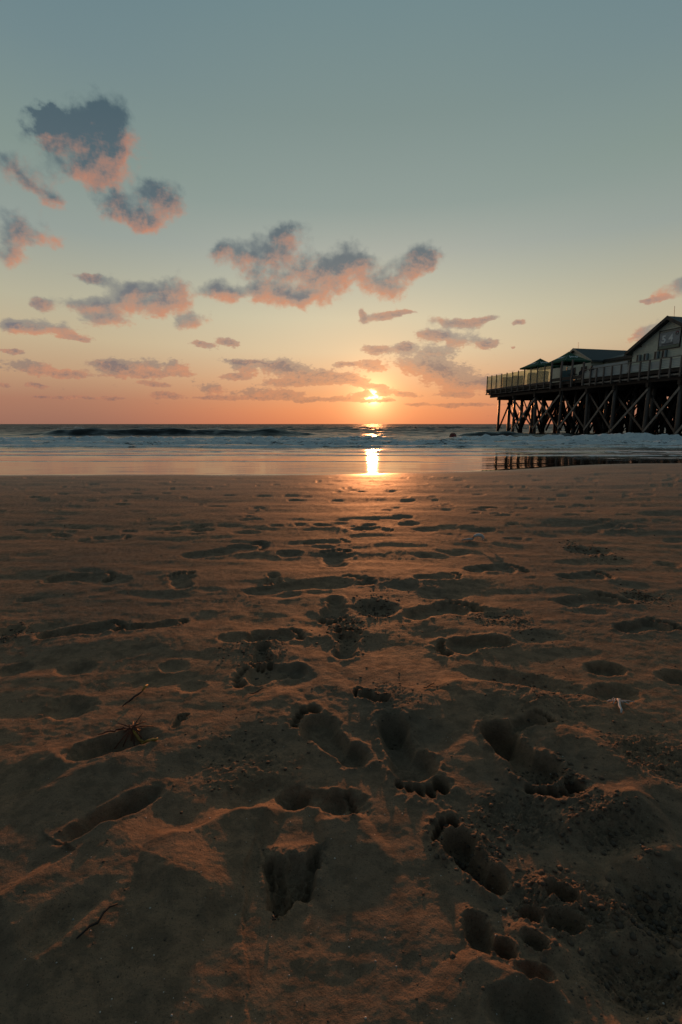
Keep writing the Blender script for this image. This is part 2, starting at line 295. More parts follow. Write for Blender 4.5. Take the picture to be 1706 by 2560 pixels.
def sand_material():
    m, nt, bs = newmat('sand')
    pos = nt.node('ShaderNodeNewGeometry').outputs['Position']
    big = nt.noise(pos, 1.3, 5, .55); mid = nt.noise(pos, 26, 6, .68); fine = nt.noise(pos, 420, 3, .7); grain = nt.noise(pos, 1500, 2, .7)
    wet = nt.node('ShaderNodeAttribute', attribute_name='wet').outputs['Fac']
    base = nt.mix(nt.map(big,.38,.62), (.330,.200,.120,1), (.220,.155,.106,1))
    base = nt.mix(nt.map(mid,.42,.62,0,.55), base, (.125,.088,.060,1))
    sp = nt.map(fine,.55,.70,0,.75)
    base = nt.mix(sp, base, (.045,.036,.03,1))
    base = nt.mix(nt.map(grain,.6,.75,0,.5), base, (.28,.21,.16,1))
    base = nt.mix(nt.math('MULTIPLY', wet, wet), base, (.075,.052,.036,1))
    nt.set(bs.inputs['Base Color'], base)
    rough = nt.map(wet, 0., 1., .74, .30, 'LINEAR')
    nt.set(bs.inputs['Roughness'], nt.math('ADD', rough, nt.map(mid,.3,.7,-.05,.07)))
    nt.set(bs.inputs['Specular IOR Level'], nt.map(wet,0.,.35,.10,.45,'LINEAR')); bs.inputs['Specular Tint'].default_value = (1.,.74,.52,1.)
    b = nt.node('ShaderNodeBump'); b.inputs['Distance'].default_value = .0012
    nt.set(b.inputs['Strength'], nt.map(wet,0.,.9,.75,.03,'LINEAR'))
    nt.link(nt.math('ADD', fine, nt.math('MULTIPLY', grain, .5)), b.inputs['Height'])
    b2 = nt.node('ShaderNodeBump'); b2.inputs['Distance'].default_value = .009
    nt.set(b2.inputs['Strength'], nt.map(wet,0.,.9,.5,.0,'LINEAR'))
    nt.link(nt.noise(pos, 75, 5, .68), b2.inputs['Height']); nt.link(b.outputs[0], b2.inputs['Normal'])
    nt.link(b2.outputs[0], bs.inputs['Normal'])
    return m
def sea_material():
    m, nt, bs = newmat('sea_water')
    pos = nt.node('ShaderNodeNewGeometry').outputs['Position']
    foam = nt.node('ShaderNodeAttribute', attribute_name='foam').outputs['Fac']
    chop = nt.node('ShaderNodeAttribute', attribute_name='chop').outputs['Fac']
    v = nt.vmath('MULTIPLY', pos, (.35,1.,1.))
    n1 = nt.noise(v, 5., 5, .65, .6); n2 = nt.noise(v, 1.2, 5, .6, .4); n3 = nt.noise(nt.vmath('MULTIPLY', pos, (.25,1.,1.)), 22., 4, .6)
    f = nt.math('ADD', foam, nt.math('MULTIPLY', nt.math('SUBTRACT', nt.math('ADD', nt.math('MULTIPLY', n1, .5), nt.math('ADD', nt.math('MULTIPLY', n2,.25), nt.math('MULTIPLY', n3,.25))), .5), 4.0))
    fm = nt.map(f, .42, .54)
    fm = nt.math('MULTIPLY', fm, nt.map(foam, .02, .12))
    bs.inputs['Base Color'].default_value = (.014,.010,.007,1)
    nt.set(bs.inputs['Roughness'], nt.map(chop, 0., 1., .05, .5, 'LINEAR')); bs.inputs['IOR'].default_value = 1.4
    b = nt.node('ShaderNodeBump'); nt.set(b.inputs['Strength'], nt.map(chop,0.,1.,.02,.9,'LINEAR')); b.inputs['Distance'].default_value = .45
    b.inputs['Distance'].default_value = .08
    def tilt(sc, k):
        c = nt.noise(nt.vmath('MULTIPLY', pos, (.35,1.,0.)), sc, 3, .6, color=True)
        v_ = nt.vmath('MULTIPLY', nt.vmath('SUBTRACT', c, (.5,.5,.5)), (k*.6,k*1.5,0.)); return v_
    tl = nt.vmath('ADD', nt.vmath('ADD', tilt(2.2,1.3), tilt(.55,.8)), tilt(.12,.5))
    tl = nt.vmath('ADD', tl, (0,-.10,0)); s_ = nt.vmath('SCALE', tl); nt.link(chop, s_.node.inputs['Scale'])
    hh = nt.math('ADD', nt.noise(nt.vmath('MULTIPLY', pos, (.4,1.,1.)), 1.6, 5, .6), nt.math('MULTIPLY', nt.noise(nt.vmath('MULTIPLY', pos, (.3,1.,1.)), .35, 3, .6), 2.))
    nt.link(hh, b.inputs['Height']); nt.link(nt.vmath('NORMALIZE', nt.vmath('ADD', b.outputs[0], s_)), bs.inputs['Normal'])
    fo = nt.node('ShaderNodeBsdfPrincipled'); fo.inputs['Roughness'].default_value = .75
    nt.set(fo.inputs['Base Color'], nt.mix(nt.map(n3,.3,.7), (.62,.66,.67,1), (.93,.94,.93,1)))
    b3 = nt.node('ShaderNodeBump'); b3.inputs['Strength'].default_value = .8; b3.inputs['Distance'].default_value = .08
    nt.link(nt.math('ADD', n1, nt.math('MULTIPLY', n3, .5)), b3.inputs['Height']); nt.link(b3.outputs[0], fo.inputs['Normal'])
    mx = nt.node('ShaderNodeMixShader'); nt.set(mx.inputs[0], fm)
    nt.link(bs.outputs[0], mx.inputs[1]); nt.link(fo.outputs[0], mx.inputs[2])
    out = m.node_tree.nodes['Material Output']; nt.link(mx.outputs[0], out.inputs[0])
    return m
def glass_material():
    m = bpy.data.materials.new('screen_glass'); m.use_nodes = True; nt = NT(m.node_tree); nt.n.clear()
    out = nt.node('ShaderNodeOutputMaterial'); tr = nt.node('ShaderNodeBsdfTransparent'); tr.inputs[0].default_value = (.86,.88,.74,1)
    df = nt.node('ShaderNodeBsdfDiffuse'); df.inputs[0].default_value = (.55,.55,.42,1)
    gl = nt.node('ShaderNodeBsdfGlossy'); gl.inputs['Roughness'].default_value = .03; gl.inputs[0].default_value = (.8,.85,.85,1)
    tc = nt.node('ShaderNodeTexCoord').outputs['Object']
    a = nt.node('ShaderNodeMixShader'); nt.set(a.inputs[0], nt.map(nt.noise(tc, 1.5, 4, .6), .3,.7,.12,.34)); nt.link(tr.outputs[0], a.inputs[1]); nt.link(df.outputs[0], a.inputs[2])
    fr = nt.node('ShaderNodeFresnel'); fr.inputs[0].default_value = 1.3
    b = nt.node('ShaderNodeMixShader'); nt.link(nt.math('MULTIPLY', fr.outputs[0], .4), b.inputs[0]); nt.link(a.outputs[0], b.inputs[1]); nt.link(gl.outputs[0], b.inputs[2])
    nt.link(b.outputs[0], out.inputs[0]); return m
def siding_material():
    m, nt, bs = newmat('painted_siding')
    tc = nt.node('ShaderNodeTexCoord').outputs['Object']; n = nt.noise(tc, 2.5, 5, .6)
    nt.set(bs.inputs['Base Color'], nt.mix(nt.map(n,.3,.7), (.62,.62,.50,1), (.74,.74,.60,1))); bs.inputs['Roughness'].default_value = .6
    return m
M = {}
M['sand'] = sand_material(); M['sea'] = sea_material(); M['glass'] = glass_material(); M['siding'] = siding_material()
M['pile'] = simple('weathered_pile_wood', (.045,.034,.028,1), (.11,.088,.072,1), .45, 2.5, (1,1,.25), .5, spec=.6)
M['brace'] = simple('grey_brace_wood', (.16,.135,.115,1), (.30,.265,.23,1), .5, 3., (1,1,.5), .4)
M['shadebrace'] = simple('shaded_pier_wood', (.010,.009,.008,1), (.025,.021,.018,1), .85, 3., (1,1,.5), .4, spec=.15)  # near-black copy of the pier wood: shade under the deck put into the colour
M['deck'] = simple('dark_deck_wood', (.030,.023,.018,1), (.06,.045,.036,1), .7, 2., (1,.3,1), .4)
M['post'] = simple('grey_post_wood', (.11,.085,.072,1), (.20,.165,.145,1), .6, 3., (1,1,.3), .4)
M['slat'] = simple('grey_rail_boards', (.38,.40,.39,1), (.54,.56,.54,1), .6, 2., (.3,1,1), .3)
M['roof'] = simple('dark_roof_shingles', (.045,.055,.058,1), (.075,.088,.09,1), .7, 6., (1,1,1), .5)
M['fascia'] = simple('dark_fascia', (.012,.011,.012,1), (.025,.022,.022,1), .5, 2.)
M['barge'] = simple('pale_bargeboard', (.42,.33,.25,1), (.55,.45,.36,1), .6, 3.)
M['dark'] = simple('dark_interior', (.006,.006,.007,1), (.012,.012,.013,1), .4, 2.)
M['panegl'] = simple('window_pane', (.32,.38,.40,1), (.4,.46,.48,1), .12, 2., bump=.02)
M['canvas'] = simple('green_canvas', (.004,.06,.024,1), (.008,.085,.034,1), .75, 3., bump=.2)
M['white'] = simple('white_print', (.75,.78,.77,1), (.85,.88,.86,1), .6, 3., bump=.05)
M['teal'] = simple('teal_canvas', (.03,.085,.10,1), (.045,.11,.13,1), .7, 3.)
M['metal'] = simple('dull_metal', (.16,.16,.165,1), (.25,.25,.26,1), .4, 4., metal=.7)
M['signbg'] = simple('sign_board', (.26,.29,.31,1), (.36,.39,.41,1), .5, 3., bump=.1)
M['signgreen'] = simple('sign_strip', (.12,.17,.13,1), (.18,.22,.17,1), .5, 9., bump=.1)
M['signlite'] = simple('sign_light_strip', (.26,.27,.22,1), (.34,.34,.28,1), .5, 5., bump=.1)
M['grey'] = simple('sign_small_text', (.06,.06,.07,1), (.08,.08,.09,1), .5, 5., bump=.1)
M['red'] = simple('red_emblem', (.17,.035,.045,1), (.22,.05,.06,1), .5, 5., bump=.1)
M['wicker'] = simple('beach_chair_wicker', (.32,.20,.11,1), (.45,.30,.17,1), .7, 14., bump=.6)
M['cloth'] = simple('dark_clothing', (.012,.014,.018,1), (.03,.032,.038,1), .85, 6.)
M['skin'] = simple('skin', (.30,.17,.12,1), (.36,.21,.15,1), .6, 6., bump=.05)
M['hair'] = simple('dark_hair', (.02,.014,.01,1), (.035,.024,.018,1), .6, 20.)
M['buoy'] = simple('red_buoy', (.16,.018,.012,1), (.24,.03,.02,1), .35, 3.)
M['buoydark'] = simple('dark_buoy', (.03,.012,.01,1), (.05,.02,.016,1), .5, 3.)
M['weed'] = simple('yellow_seaweed', (.24,.13,.02,1), (.38,.22,.03,1), .45, 30., bump=.3)
M['weedred'] = simple('rust_seaweed', (.09,.02,.008,1), (.16,.04,.012,1), .5, 30., bump=.3)
M['twig'] = simple('dark_twig', (.012,.009,.007,1), (.03,.02,.014,1), .7, 30.)
M['feather'] = simple('white_feather', (.55,.50,.48,1), (.75,.70,.67,1), .6, 12., bump=.1)
M['clump'] = simple('sand_clumps', (.07,.047,.031,1), (.12,.08,.052,1), .8, 30.)
M['shell'] = simple('shell_chips', (.38,.34,.30,1), (.55,.50,.44,1), .4, 30., bump=.1)

# ------------------------------------------------------------------ the beach
def shore(x): return 11.2 + 3.6/(1+np.exp(-(x-5.2)/1.6))
rng = np.random.default_rng(5)
def beach_height(X, Y):
    ysr = shore(X) + .22*perlin(X/3.1, X*0+3.1, 3) + .05*perlin(X/.8, X*0+1.1, 4)
    q = Y/ysr
    Z = -0.45*np.maximum(q,0)**1.8
    Z = np.where(q > 1.0, -0.45-(q-1.0)*.81, Z)
    dry = 1-sstep(.80,.97,q)                         # smooth, swash-polished sand next to the water
    near = 1-sstep(2.0,7.0,Y)
    # wind and swash ripples, elongated along the shore
    calm = .55+.45*sstep(1.6,3.2,Y)
    Z += dry*.014*calm*fbm(X/1.1+.3*Y, Y/.42, 3, 11, .5)
    Z += dry*.018*calm*fbm(X/3.2, Y/1.5, 2, 31)*sstep(.3,2.,Y)
    Z += dry*.0026*fbm(X/.24, Y/.10, 4, 41, .5)
    Z += dry*.0008*fbm(X/.024, Y/.020, 3, 51, .6)*(.5+1.2*sstep(-.3,.6,fbm(X/.5,Y/.3,2,52)))
    # trampled lumps
    for cx, cy, rx, ry, amp in SURVEY['ROUGH']:
        rr = np.sqrt(((X-cx)/rx)**2+((Y-cy)/ry)**2)
        k = rr < 1.3
        w = 1-sstep(.5,1.25,rr[k])
        sc = max(.012, min(rx,ry)*.18)
        n = fbm(X[k]/(sc*1.6), Y[k]/sc, 5, 61, .62)
        Z[k] += w*min(amp*.013,sc*.42)*(np.abs(n)*1.5-.45+.5*fbm(X[k]/(sc*5), Y[k]/(sc*4), 2, 66))
    for pts, h, wf, wn in SURVEY['RIDGE']:
        pts = np.array(pts)
        xs = pts[:,0]; o = np.argsort(xs); lo, hi = pts.min(0)-.4, pts.max(0)+.4
        k = (X>lo[0])&(X<hi[0])&(Y>lo[1])&(Y<hi[1])
        x = X[k]+.006*fbm(X[k]/.05,Y[k]/.05,3,71); y = Y[k]+.008*fbm(X[k]/.07,Y[k]/.07,3,72)
        best = np.full(x.shape, 9.); side = np.zeros_like(x); endf = np.ones_like(x)
        L = len(pts)-1
        for i in range(L):
            a, b = pts[i], pts[i+1]; d = b-a; l2 = (d**2).sum()
            t = np.clip(((x-a[0])*d[0]+(y-a[1])*d[1])/l2, 0, 1)
            px, py = a[0]+t*d[0], a[1]+t*d[1]; dd = np.hypot(x-px, y-py)
            m = dd < best; best = np.where(m, dd, best)
            side = np.where(m, y-py, side)
            s = (i+t)/L; endf = np.where(m, np.clip(np.minimum(s,1-s)*5,0,1), endf)
        sf = sstep(-.7,.7,side/(best+1e-5)); w = (sf*wf*1.3+(1-sf)*wn*1.9)*(1+.25*fbm(x/.12,y/.12,2,73))
        Z[k] += h*.0100*endf**.8*(1+.2*fbm(x/.15,y/.15,2,74))*np.exp(-(best/w)**1.5)
    ground = Z.copy()
    def dent(x0,y0,x1,y1,asp,dep,soft,rim,seed):
        cx, cy = (x0+x1)/2, (y0+y1)/2; a = math.hypot(x1-x0,y1-y0)/2; c, s = (x1-x0)/(2*a), (y1-y0)/(2*a)
        b = a*asp; R0 = max(a,b)*2.2
        k = (np.abs(X-cx)<R0)&(np.abs(Y-cy)<R0)
        if not k.any(): return
        x = X[k]-cx; y = Y[k]-cy
        u = (x*c+y*s)/a; v = (-x*s+y*c)/b
        n = fbm(X[k]/(a*.5)+seed, Y[k]/(a*.5), 3, 81+seed)
        r = np.sqrt(u*u+v*v)*(1+.10*n)
        soft = min(.95, soft*1.35); n9 = fbm(X[k]/.016, Y[k]/.016, 3, 85)
        Z[k] -= dep*.0085*(1-sstep(1-soft,1+soft*.5,r))*(1+.10*n9) - rim*.0075*np.clip(.8+1.0*n,0,2)*np.exp(-((r-1.28)/.25)**2)
    for i, e in enumerate(SURVEY['ELL']): dent(*e, i)
    # a block of sand kicked out by bare toes: steep walled pit with a straight upper lip
    pg = np.array(SURVEY['PIT']); k = (X>pg[:,0].min()-.1)&(X<pg[:,0].max()+.1)&(Y>pg[:,1].min()-.1)&(Y<pg[:,1].max()+.1)
    x = X[k]+.008*fbm(X[k]/.035,Y[k]/.035,4,77,.55); y = Y[k]+.008*fbm(X[k]/.035,Y[k]/.035,4,78,.55)
    dd = np.full(x.shape, 9.); ins = np.zeros(x.shape, bool)
    for i in range(len(pg)):
        a, b = pg[i], pg[(i+1)%len(pg)]; e = b-a; tq = np.clip(((x-a[0])*e[0]+(y-a[1])*e[1])/(e@e),0,1)
        dd = np.minimum(dd, np.hypot(x-a[0]-tq*e[0], y-a[1]-tq*e[1]))
        c1 = (a[1] > y) != (b[1] > y); ins ^= c1 & (x < (b[0]-a[0])*(y-a[1])/(b[1]-a[1]+1e-9)+a[0])
    sd_ = np.where(ins, dd, -dd)
    yy = (y-pg[:,1].min())/(pg[:,1].max()-pg[:,1].min()); tx = (x-pg[:,0].min())/(pg[:,0].max()-pg[:,0].min())
    toe = np.abs(np.sin(tx*math.pi*4.2+.5*perlin(x/.03,y/.03,76)))**.5; seg = np.abs(np.sin(yy*math.pi*2.6+tx*1.5+perlin(x/.03,y/.02,80)))**.4
    gr = fbm(x/.008, y/.008, 3, 79)
    Z[k] -= (.030-.008*yy)*sstep(-.002,.012,sd_)*(.25+.50*toe+.35*seg+.18*gr) - .0045*np.clip(.6+gr,0,2)*np.exp(-((sd_+.006)/.007)**2)*(.1+.5*yy)
    # bare foot prints: heel, arch, ball and five toes
    for i, (hx,hy,tx,ty,dep,mir,wf) in enumerate(SURVEY['FOOT']):
        L = math.hypot(tx-hx,ty-hy)*1.06; c, s = (tx-hx)/(L/1.06), (ty-hy)/(L/1.06)
        k = (np.abs(X-(hx+tx)/2)<L)&(np.abs(Y-(hy+ty)/2)<L)
        if not k.any(): continue
        x = X[k]-hx; y = Y[k]-hy
        S = (x*c+y*s)/L+.04; T = (-x*s+y*c)/L*mir/wf
        n = fbm(X[k]/.035, Y[k]/.035, 3, 90+i); S = S+.006*n; T = T+.006*perlin(X[k]/.05,Y[k]/.05,95+i)
        def el(cs,ct,rs,rt): return (np.sqrt(((S-cs)/rs)**2+((T-ct)/rt)**2)-1)*min(rs,rt)
        parts = [(el(.15,0,.15,.13),.95),(el(.42,.03,.30,.125),.86),(el(.66,.0,.17,.185),.8)]
        toes = [(el(.92,-.13,.078,.056),1.6),(el(.955,-.03,.055,.034),1.5),(el(.925,.048,.05,.031),1.45),(el(.885,.115,.045,.029),1.4),(el(.83,.175,.04,.029),1.3)]
        e = .06
        D = np.zeros_like(S); dist = np.full(S.shape, 9.)
        for pi_, (d, w) in enumerate(parts+toes):
            e_ = e if pi_ < 3 else .028
            m = (1-sstep(-e_,e_*.5,d)); D = np.maximum(D, m*w); dist = np.minimum(dist, d)
        fade = 1 if L > 0 else 1
        n9 = fbm(X[k]/.012, Y[k]/.012, 3, 97); cr = sstep(.55,.75,S)
        Z[k] -= dep*.0118*D*(1+.08*n+(.03+.07*cr)*n9) - dep*.0024*np.clip(.6+.9*n+.4*n9,0,2)*np.exp(-((dist-.045)/.04)**2)*(dist>0)
    # far-off trodden marks
    r2 = np.random.default_rng(12)
    for i in range(430):
        y = 3.2*np.exp(r2.random()**.8*1.12); x = (r2.random()*2-1)*(.85*y+.5)
        if y > float(shore(x))*.86: continue
        a = .035+.08*r2.random(); dent(x-a, y+.03*r2.normal(), x+a, y+.03*r2.normal(), .35+.4*r2.random(), (.6+1.5*r2.random())*(.55+.16*y), .5, .25+.3*r2.random(), i)
    for i in range(70):
        y = 1.5*np.exp(r2.random()*.85); x = (r2.random()*2-1)*(.85*y+.3)
        a = .04+.07*r2.random(); dent(x-a, y+.05*r2.normal(), x+a, y+.05*r2.normal(), .4+.4*r2.random(), .4+.6*r2.random(), .7, .15, 400+i)
    return Z, q, dry
s0 = math.tan(R(62)); s1 = math.tan(R(-7.6))
pitch = math.atan(220/1200)
ss = np.linspace(s0, s1, 980)
rows = .72/np.tan(np.arctan(ss)+pitch)
rows = np.concatenate([-np.geomspace(60,.05,40)+rows[0]-.01, rows, rows[-1]+np.geomspace(.3,30,16)])
tt = np.linspace(-1,1,900); ext = np.geomspace(1.03,60,34)
tt = np.concatenate([-ext[::-1], tt, ext])
w = np.where(rows > 0, .82*rows+.33, .33+.8*np.abs(rows))
X = w[:,None]*tt[None,:]; Y = np.repeat(rows[:,None], len(tt), 1)
Z, Q, dry = beach_height(X, Y)
wet = sstep(.90,1.0,Q+.012*fbm(X/.9,Y/.3,3,140))*.95
wet = np.maximum(wet, .30*sstep(.25,.8,Q)); wet = np.maximum(wet, .55*sstep(.80,.95,Q+.03*fbm(X/1.6,Y/.5,3,141)))
beach = grid_mesh('beach_sand', X, Y, Z, M['sand'], {'wet': wet})
tag(beach, kind='structure')
def ground_z(x, y):
    j = int(np.clip(np.searchsorted(rows, y), 1, len(rows)-1)); t = x/w[j]
    i = int(np.clip(np.searchsorted(tt, t), 1, len(tt)-1))
    return float(Z[j,i])

# ------------------------------------------------------------------ the sea
px = np.linspace(190, .9, 760)                      # evenly spread rows out to the horizon
yr = 1.17*1222/px
yr = np.concatenate([yr, yr[-1]*np.geomspace(1.3,8,8)])
yr = yr[yr > 8.2]
yr = np.concatenate([[6.5,7.5], yr])
tt2 = np.concatenate([-np.geomspace(30,1.02,20), np.linspace(-1,1,760), np.geomspace(1.02,30,20)])
w2 = .80*yr+2.5
SX = w2[:,None]*tt2[None,:]; SY = np.repeat(yr[:,None], len(tt2), 1)
SZ = np.full(SX.shape, WATER)
deep = sstep(17, 34, SY)
fade = 1-sstep(250,800,SY)
SZ += deep*(.085*fbm(SX/4., SY/1.6, 3, 201)+.03*fbm(SX/1.2, SY/.5, 2, 211))*(1+sstep(50,140,SY)*1.2)
SZ += .0015*fbm(SX/2.5, SY/.5, 3, 221)*(1-deep)
foam = np.zeros_like(SX)
def breaker(yc, h, x0, x1, front, back, seed, wob=1.2, soft=6., lump=0.):
    yy = yc + wob*fbm(SX/11., SX*0+seed*.7, 3, seed) ; e = sstep(x0-soft, x0+soft, SX)*(1-sstep(x1-soft, x1+soft, SX))
    hh = h*e*(1+.30*fbm(SX/4., SX*0+seed, 3, seed+5)); d = SY-yy
    prof = np.where(d < 0, np.exp(-(np.abs(d)/front)**2.2), np.exp(-(d/back)**1.5))
    SZ[:] += hh*prof*(1+lump*fbm(SX/.9, SY/.7, 3, seed+9))
    return d, e
breaker(50, .68, -31, -4, .95, 5., 300, 1.2, 3.)
breaker(46, .46, 11.5, 17.5, .75, 4., 310, .8, 1.8)
breaker(44, .34, 18, 60, .7, 4., 313, .8, 3.)
breaker(75, .30, -5, 16, 1.8, 6., 320, 2.5, 5.)
breaker(62, .22, 2, 12, 1.4, 5., 322, 2.5, 2.)
breaker(95, .35, -50, 30, 2.2, 7., 330, 4., 8.)
breaker(130, .4, -90, 90, 3, 9., 333, 6., 8.)
d, e = breaker(34, .20, -60, 4, .5, 2.8, 340, 2.4, 4., .9);  foam += e*sstep(-1.8,-.6,d)*(1-sstep(1.,6,d))*.74
d, e = breaker(35, .28, 8, 60, .6, 3.4, 350, 1.9, 3., .65);  foam += e*sstep(-1.6,-.5,d)*(1-sstep(3.,8,d))*.85
d, e = breaker(37, .26, 19, 24, 1.4, 3., 355, .5, 1.2, .4);   foam += e*sstep(-2.4,-.5,d)*(1-sstep(1.,4,d))*.5
d, e = breaker(28, .17, -60, 60, .35, 2.5, 360, 1.9, 4., .7);  foam += e*sstep(-1.6,-.4,d)*(1-sstep(1.,5,d))*.64
d, e = breaker(24, .09, -60, 60, .25, 1.5, 365, 1.2, 4., .4); foam += e*sstep(-.7,-.2,d)*(1-sstep(.3,3,d))*.58
d, e = breaker(20.5, .03, -60, 60, .3, 1.2, 370, .6, 4., .3); foam += e*sstep(-.4,-.1,d)*(1-sstep(.2,1.6,d))*.46
d, e = breaker(18.2, .022, -40, 60, .14, .9, 375, .35, 4.);   foam += e*np.exp(-(d/.22)**2)*.62
d, e = breaker(15.2, .014, -40, 3.2, .10, .6, 380, .3, 1.);   foam += e*np.exp(-(d/.12)**2)*.55
foam += .42*sstep(.25,.6,fbm(SX/9,SY/3.5,3,390))*sstep(70,100,SY)*(1-sstep(260,420,SY))
foam += .34*sstep(.0,.4,fbm(SX/6,SY/1.4,3,391))*sstep(20,26,SY)*(1-sstep(33,40,SY))
foam += .62*sstep(-.05,.4,fbm(SX/2.2,SY/.45,4,395))*sstep(6.5,13,SX)*sstep(15.,16.5,SY)*(1-sstep(20,23,SY))
foam += .5*sstep(.05,.5,fbm(SX/5,SY/.5,4,396))*sstep(16.5,18.5,SY)*(1-sstep(21,24,SY))
# lace of foam where the last film of water meets the sand
dsh = SY-shore(SX)
SZ += .004*np.exp(-((dsh-.1)/.25)**2)
chop = .75*sstep(15.5,30,SY)*(.55+.45*sstep(35,80,SY))+.25*sstep(60,140,SY)+.03*sstep(13,16,SY)+.22*sstep(6,11,SX)*sstep(14.6,17,SY)*(1-sstep(20,30,SY))
sea = grid_mesh('sea_water', SX, SY, SZ, M['sea'], {'foam': foam, 'chop': chop})
tag(sea, kind='structure')

# ------------------------------------------------------------------ the pier: local frame, x along the long front edge towards land, y inland, z above the water
ANG = math.atan2(-.971, .238); O = Vector((21.2, 70, WATER))
RM = Matrix.Rotation(ANG, 3, 'Z')
def W(p): return O + RM @ Vector(p)
def thing(name, base, label, cat, group=None, rz=0):
    o = empty(name, W(base), ANG+rz); tag(o, label, cat, group); return o
DECK = 5.9
B0 = (0,0,0)
pier = thing('stilt_pier', B0, 'tall dark wooden pier platform on braced timber piles above the surf', 'pier')
PU = [1.45,5.1,9.6,14.3,18.4,22.1,26.0,29.2,32.9]
PV = [.6,2.2,3.9,5.8,7.9,10.4,13.3,16.8]
rnd = random.Random(3)
PP = {}
for j,v in enumerate(PV):
    cols = PU if j == 0 else [1.45+.9*(j > 1)*0+2.62*k+rnd.uniform(-.55,.55) for k in range(13)]
    PP[j] = cols
    for uu in cols:
        r = rnd.uniform(.15,.21); lean = rnd.uniform(-.2,.2)
        MB().tube([(uu-lean,v,-1.6),(uu-lean*.4,v,1.2),(uu,v,3.2),(uu+lean*.5,v,DECK-.75)], [r*1.12,r*1.05,r,r*.94], 10).build('pile', M['pile' if j < 2 else 'shadebrace'], pier, True)  # rows behind the front two take the wood with painted-in shade
for a,b in list(zip(PU,PU[1:]))[1:]:
    z0, z1 = .3+rnd.uniform(-.2,.4), 4.6+rnd.uniform(-.4,.2)
    MB().beam((a+.1,.36,z0),(b+.1,.36,z1),.08,.19).build('brace', M['brace'], pier)
    MB().beam((a-.1,.86,z1-.3),(b-.3,.86,z0),.08,.18).build('brace', M['pile'], pier)
for j in range(1,8):
    c = PP[j]
    for k in range(12):
        z0, z1 = .3+rnd.uniform(-.3,.5), 4.7+rnd.uniform(-.7,.2)
        if (k+j) % 2: z0, z1 = z1, z0
        MB().beam((c[k]-.1,PV[j]-.25,z0),(c[k+1]+.1,PV[j]-.25,z1),.08,.2).build('stay', M['shadebrace'], pier)
for j in range(1,8):
    c = PP[j]
    for k in range(12):
        z0, z1 = .3+rnd.uniform(-.3,.9), 4.6+rnd.uniform(-1.,.2)
        if (k+j) % 2 == 0: z0, z1 = z1, z0
        MB().beam((c[k]-.1,PV[j]+.25,z0),(c[k+1]+.1,PV[j]+.25,z1),.06,.15).build('strut', M['shadebrace'], pier)
for j in range(7):
    for k in range(13):
        z0, z1 = .3+rnd.uniform(-.2,.4), 4.8+rnd.uniform(-.5,.1)
        if (k+j) % 2: z0, z1 = z1, z0
        u0 = PP[j][k] if j else 1.25+2.62*k
        MB().beam((u0+.22,PV[j],z0),(PP[j+1][k]+.22,PV[j+1],z1),.08,.2).build('cross_brace', M['shadebrace'], pier)
for j,v in enumerate(PV):
    MB().box(-.9,36,v-.13,v+.13,DECK-1.03,DECK-.68).build('main_beam', M['deck'], pier)
for i in range(len(PU)):
    MB().box(PU[i]-.14,PU[i]+.14,.3,19.9,4.45,DECK-1.035).build('bearer', M['deck'], pier)
for k in range(36):
    u = -.6+k*1.03
    MB().box(u-.06,u+.06,.1,20.1,DECK-.675,DECK-.40).build('joist', M['deck'], pier)
fl = MB()
for k in range(139):
    v = -.05+k*.145
    fl.box(-1.0,36,v,v+.13,DECK-.06-.04,DECK-.06)
fl.box(-.98,35.9,0,20.1,DECK-.39,DECK-.105)
fl.build('deck_boards', M['deck'], pier)
MB().box(-1.05,13.3,-.14,-.06,DECK-.12,DECK+.05).build('edge_board', M['post'], pier)
MB().box(18.4,36,-.14,-.06,DECK-.70,DECK-.56).build('edge_board', M['brace'], pier)
MB().box(-1.25,13.2,-.10,-.055,DECK-.62,DECK-.53).build('edge_board', M['post'], pier)
# glass wind screen
GU = [-.7,.47,1.68,2.95,4.2,5.5,6.78,8.07,9.37,10.67,12.03]
for u in GU: MB().box(u-.05,u+.05,-.25,-.15,DECK-.65,7.86).build('screen_post', M['post'], pier)
for a,b in zip(GU, GU[1:]+[13.2]): MB().box(a+.055,b-.055,-.212,-.196,DECK+.14,7.74).build('glass_panel', M['glass'], pier)
for a,b in zip(GU, GU[1:]+[13.2]): MB().box(a+.055,b-.055,-.235,-.17,DECK+.03,DECK+.12).build('bottom_rail', M['post'], pier)
for u,zt in ((13.28,8.25),(14.98,8.05),(16.7,8.0),(18.42,7.55)):
    MB().box(u-.08,u+.08,-.30,-.14,DECK-.75,zt).build('roof_post', M['post'], pier)
MB().box(13.37,18.33,-.24,-.18,DECK+.02,DECK+.36).build('parapet_board', M['deck'], pier)
# board railing on the near half
RU = [18.5,19.5,20.33,21.3,22.35,23.45,24.45,25.62,26.6,27.72,28.7,29.7,30.8,31.9,33.,34.,35.1]
for a in RU[1:]: MB().box(a-.055,a+.055,-.31,-.19,DECK-.85,6.70).build('railing_post', M['post'], pier)
for n,(a,b) in enumerate(zip(RU, RU[1:])):
    s = MB()
    if n in (6,8,12): 
        s.box(a+.058,b-.058,-.17,-.14,DECK+.02,6.52)
    else:
        for k in range(5):
            z = DECK+.02+k*.135; s.box(a+.058,b-.058,-.17,-.14,z,z+.088)
    s.build('railing_panel', M['slat'], pier)
MB().box(18.5,35.2,-.335,-.13,6.703,6.745).build('handrail', M['brace'], pier)

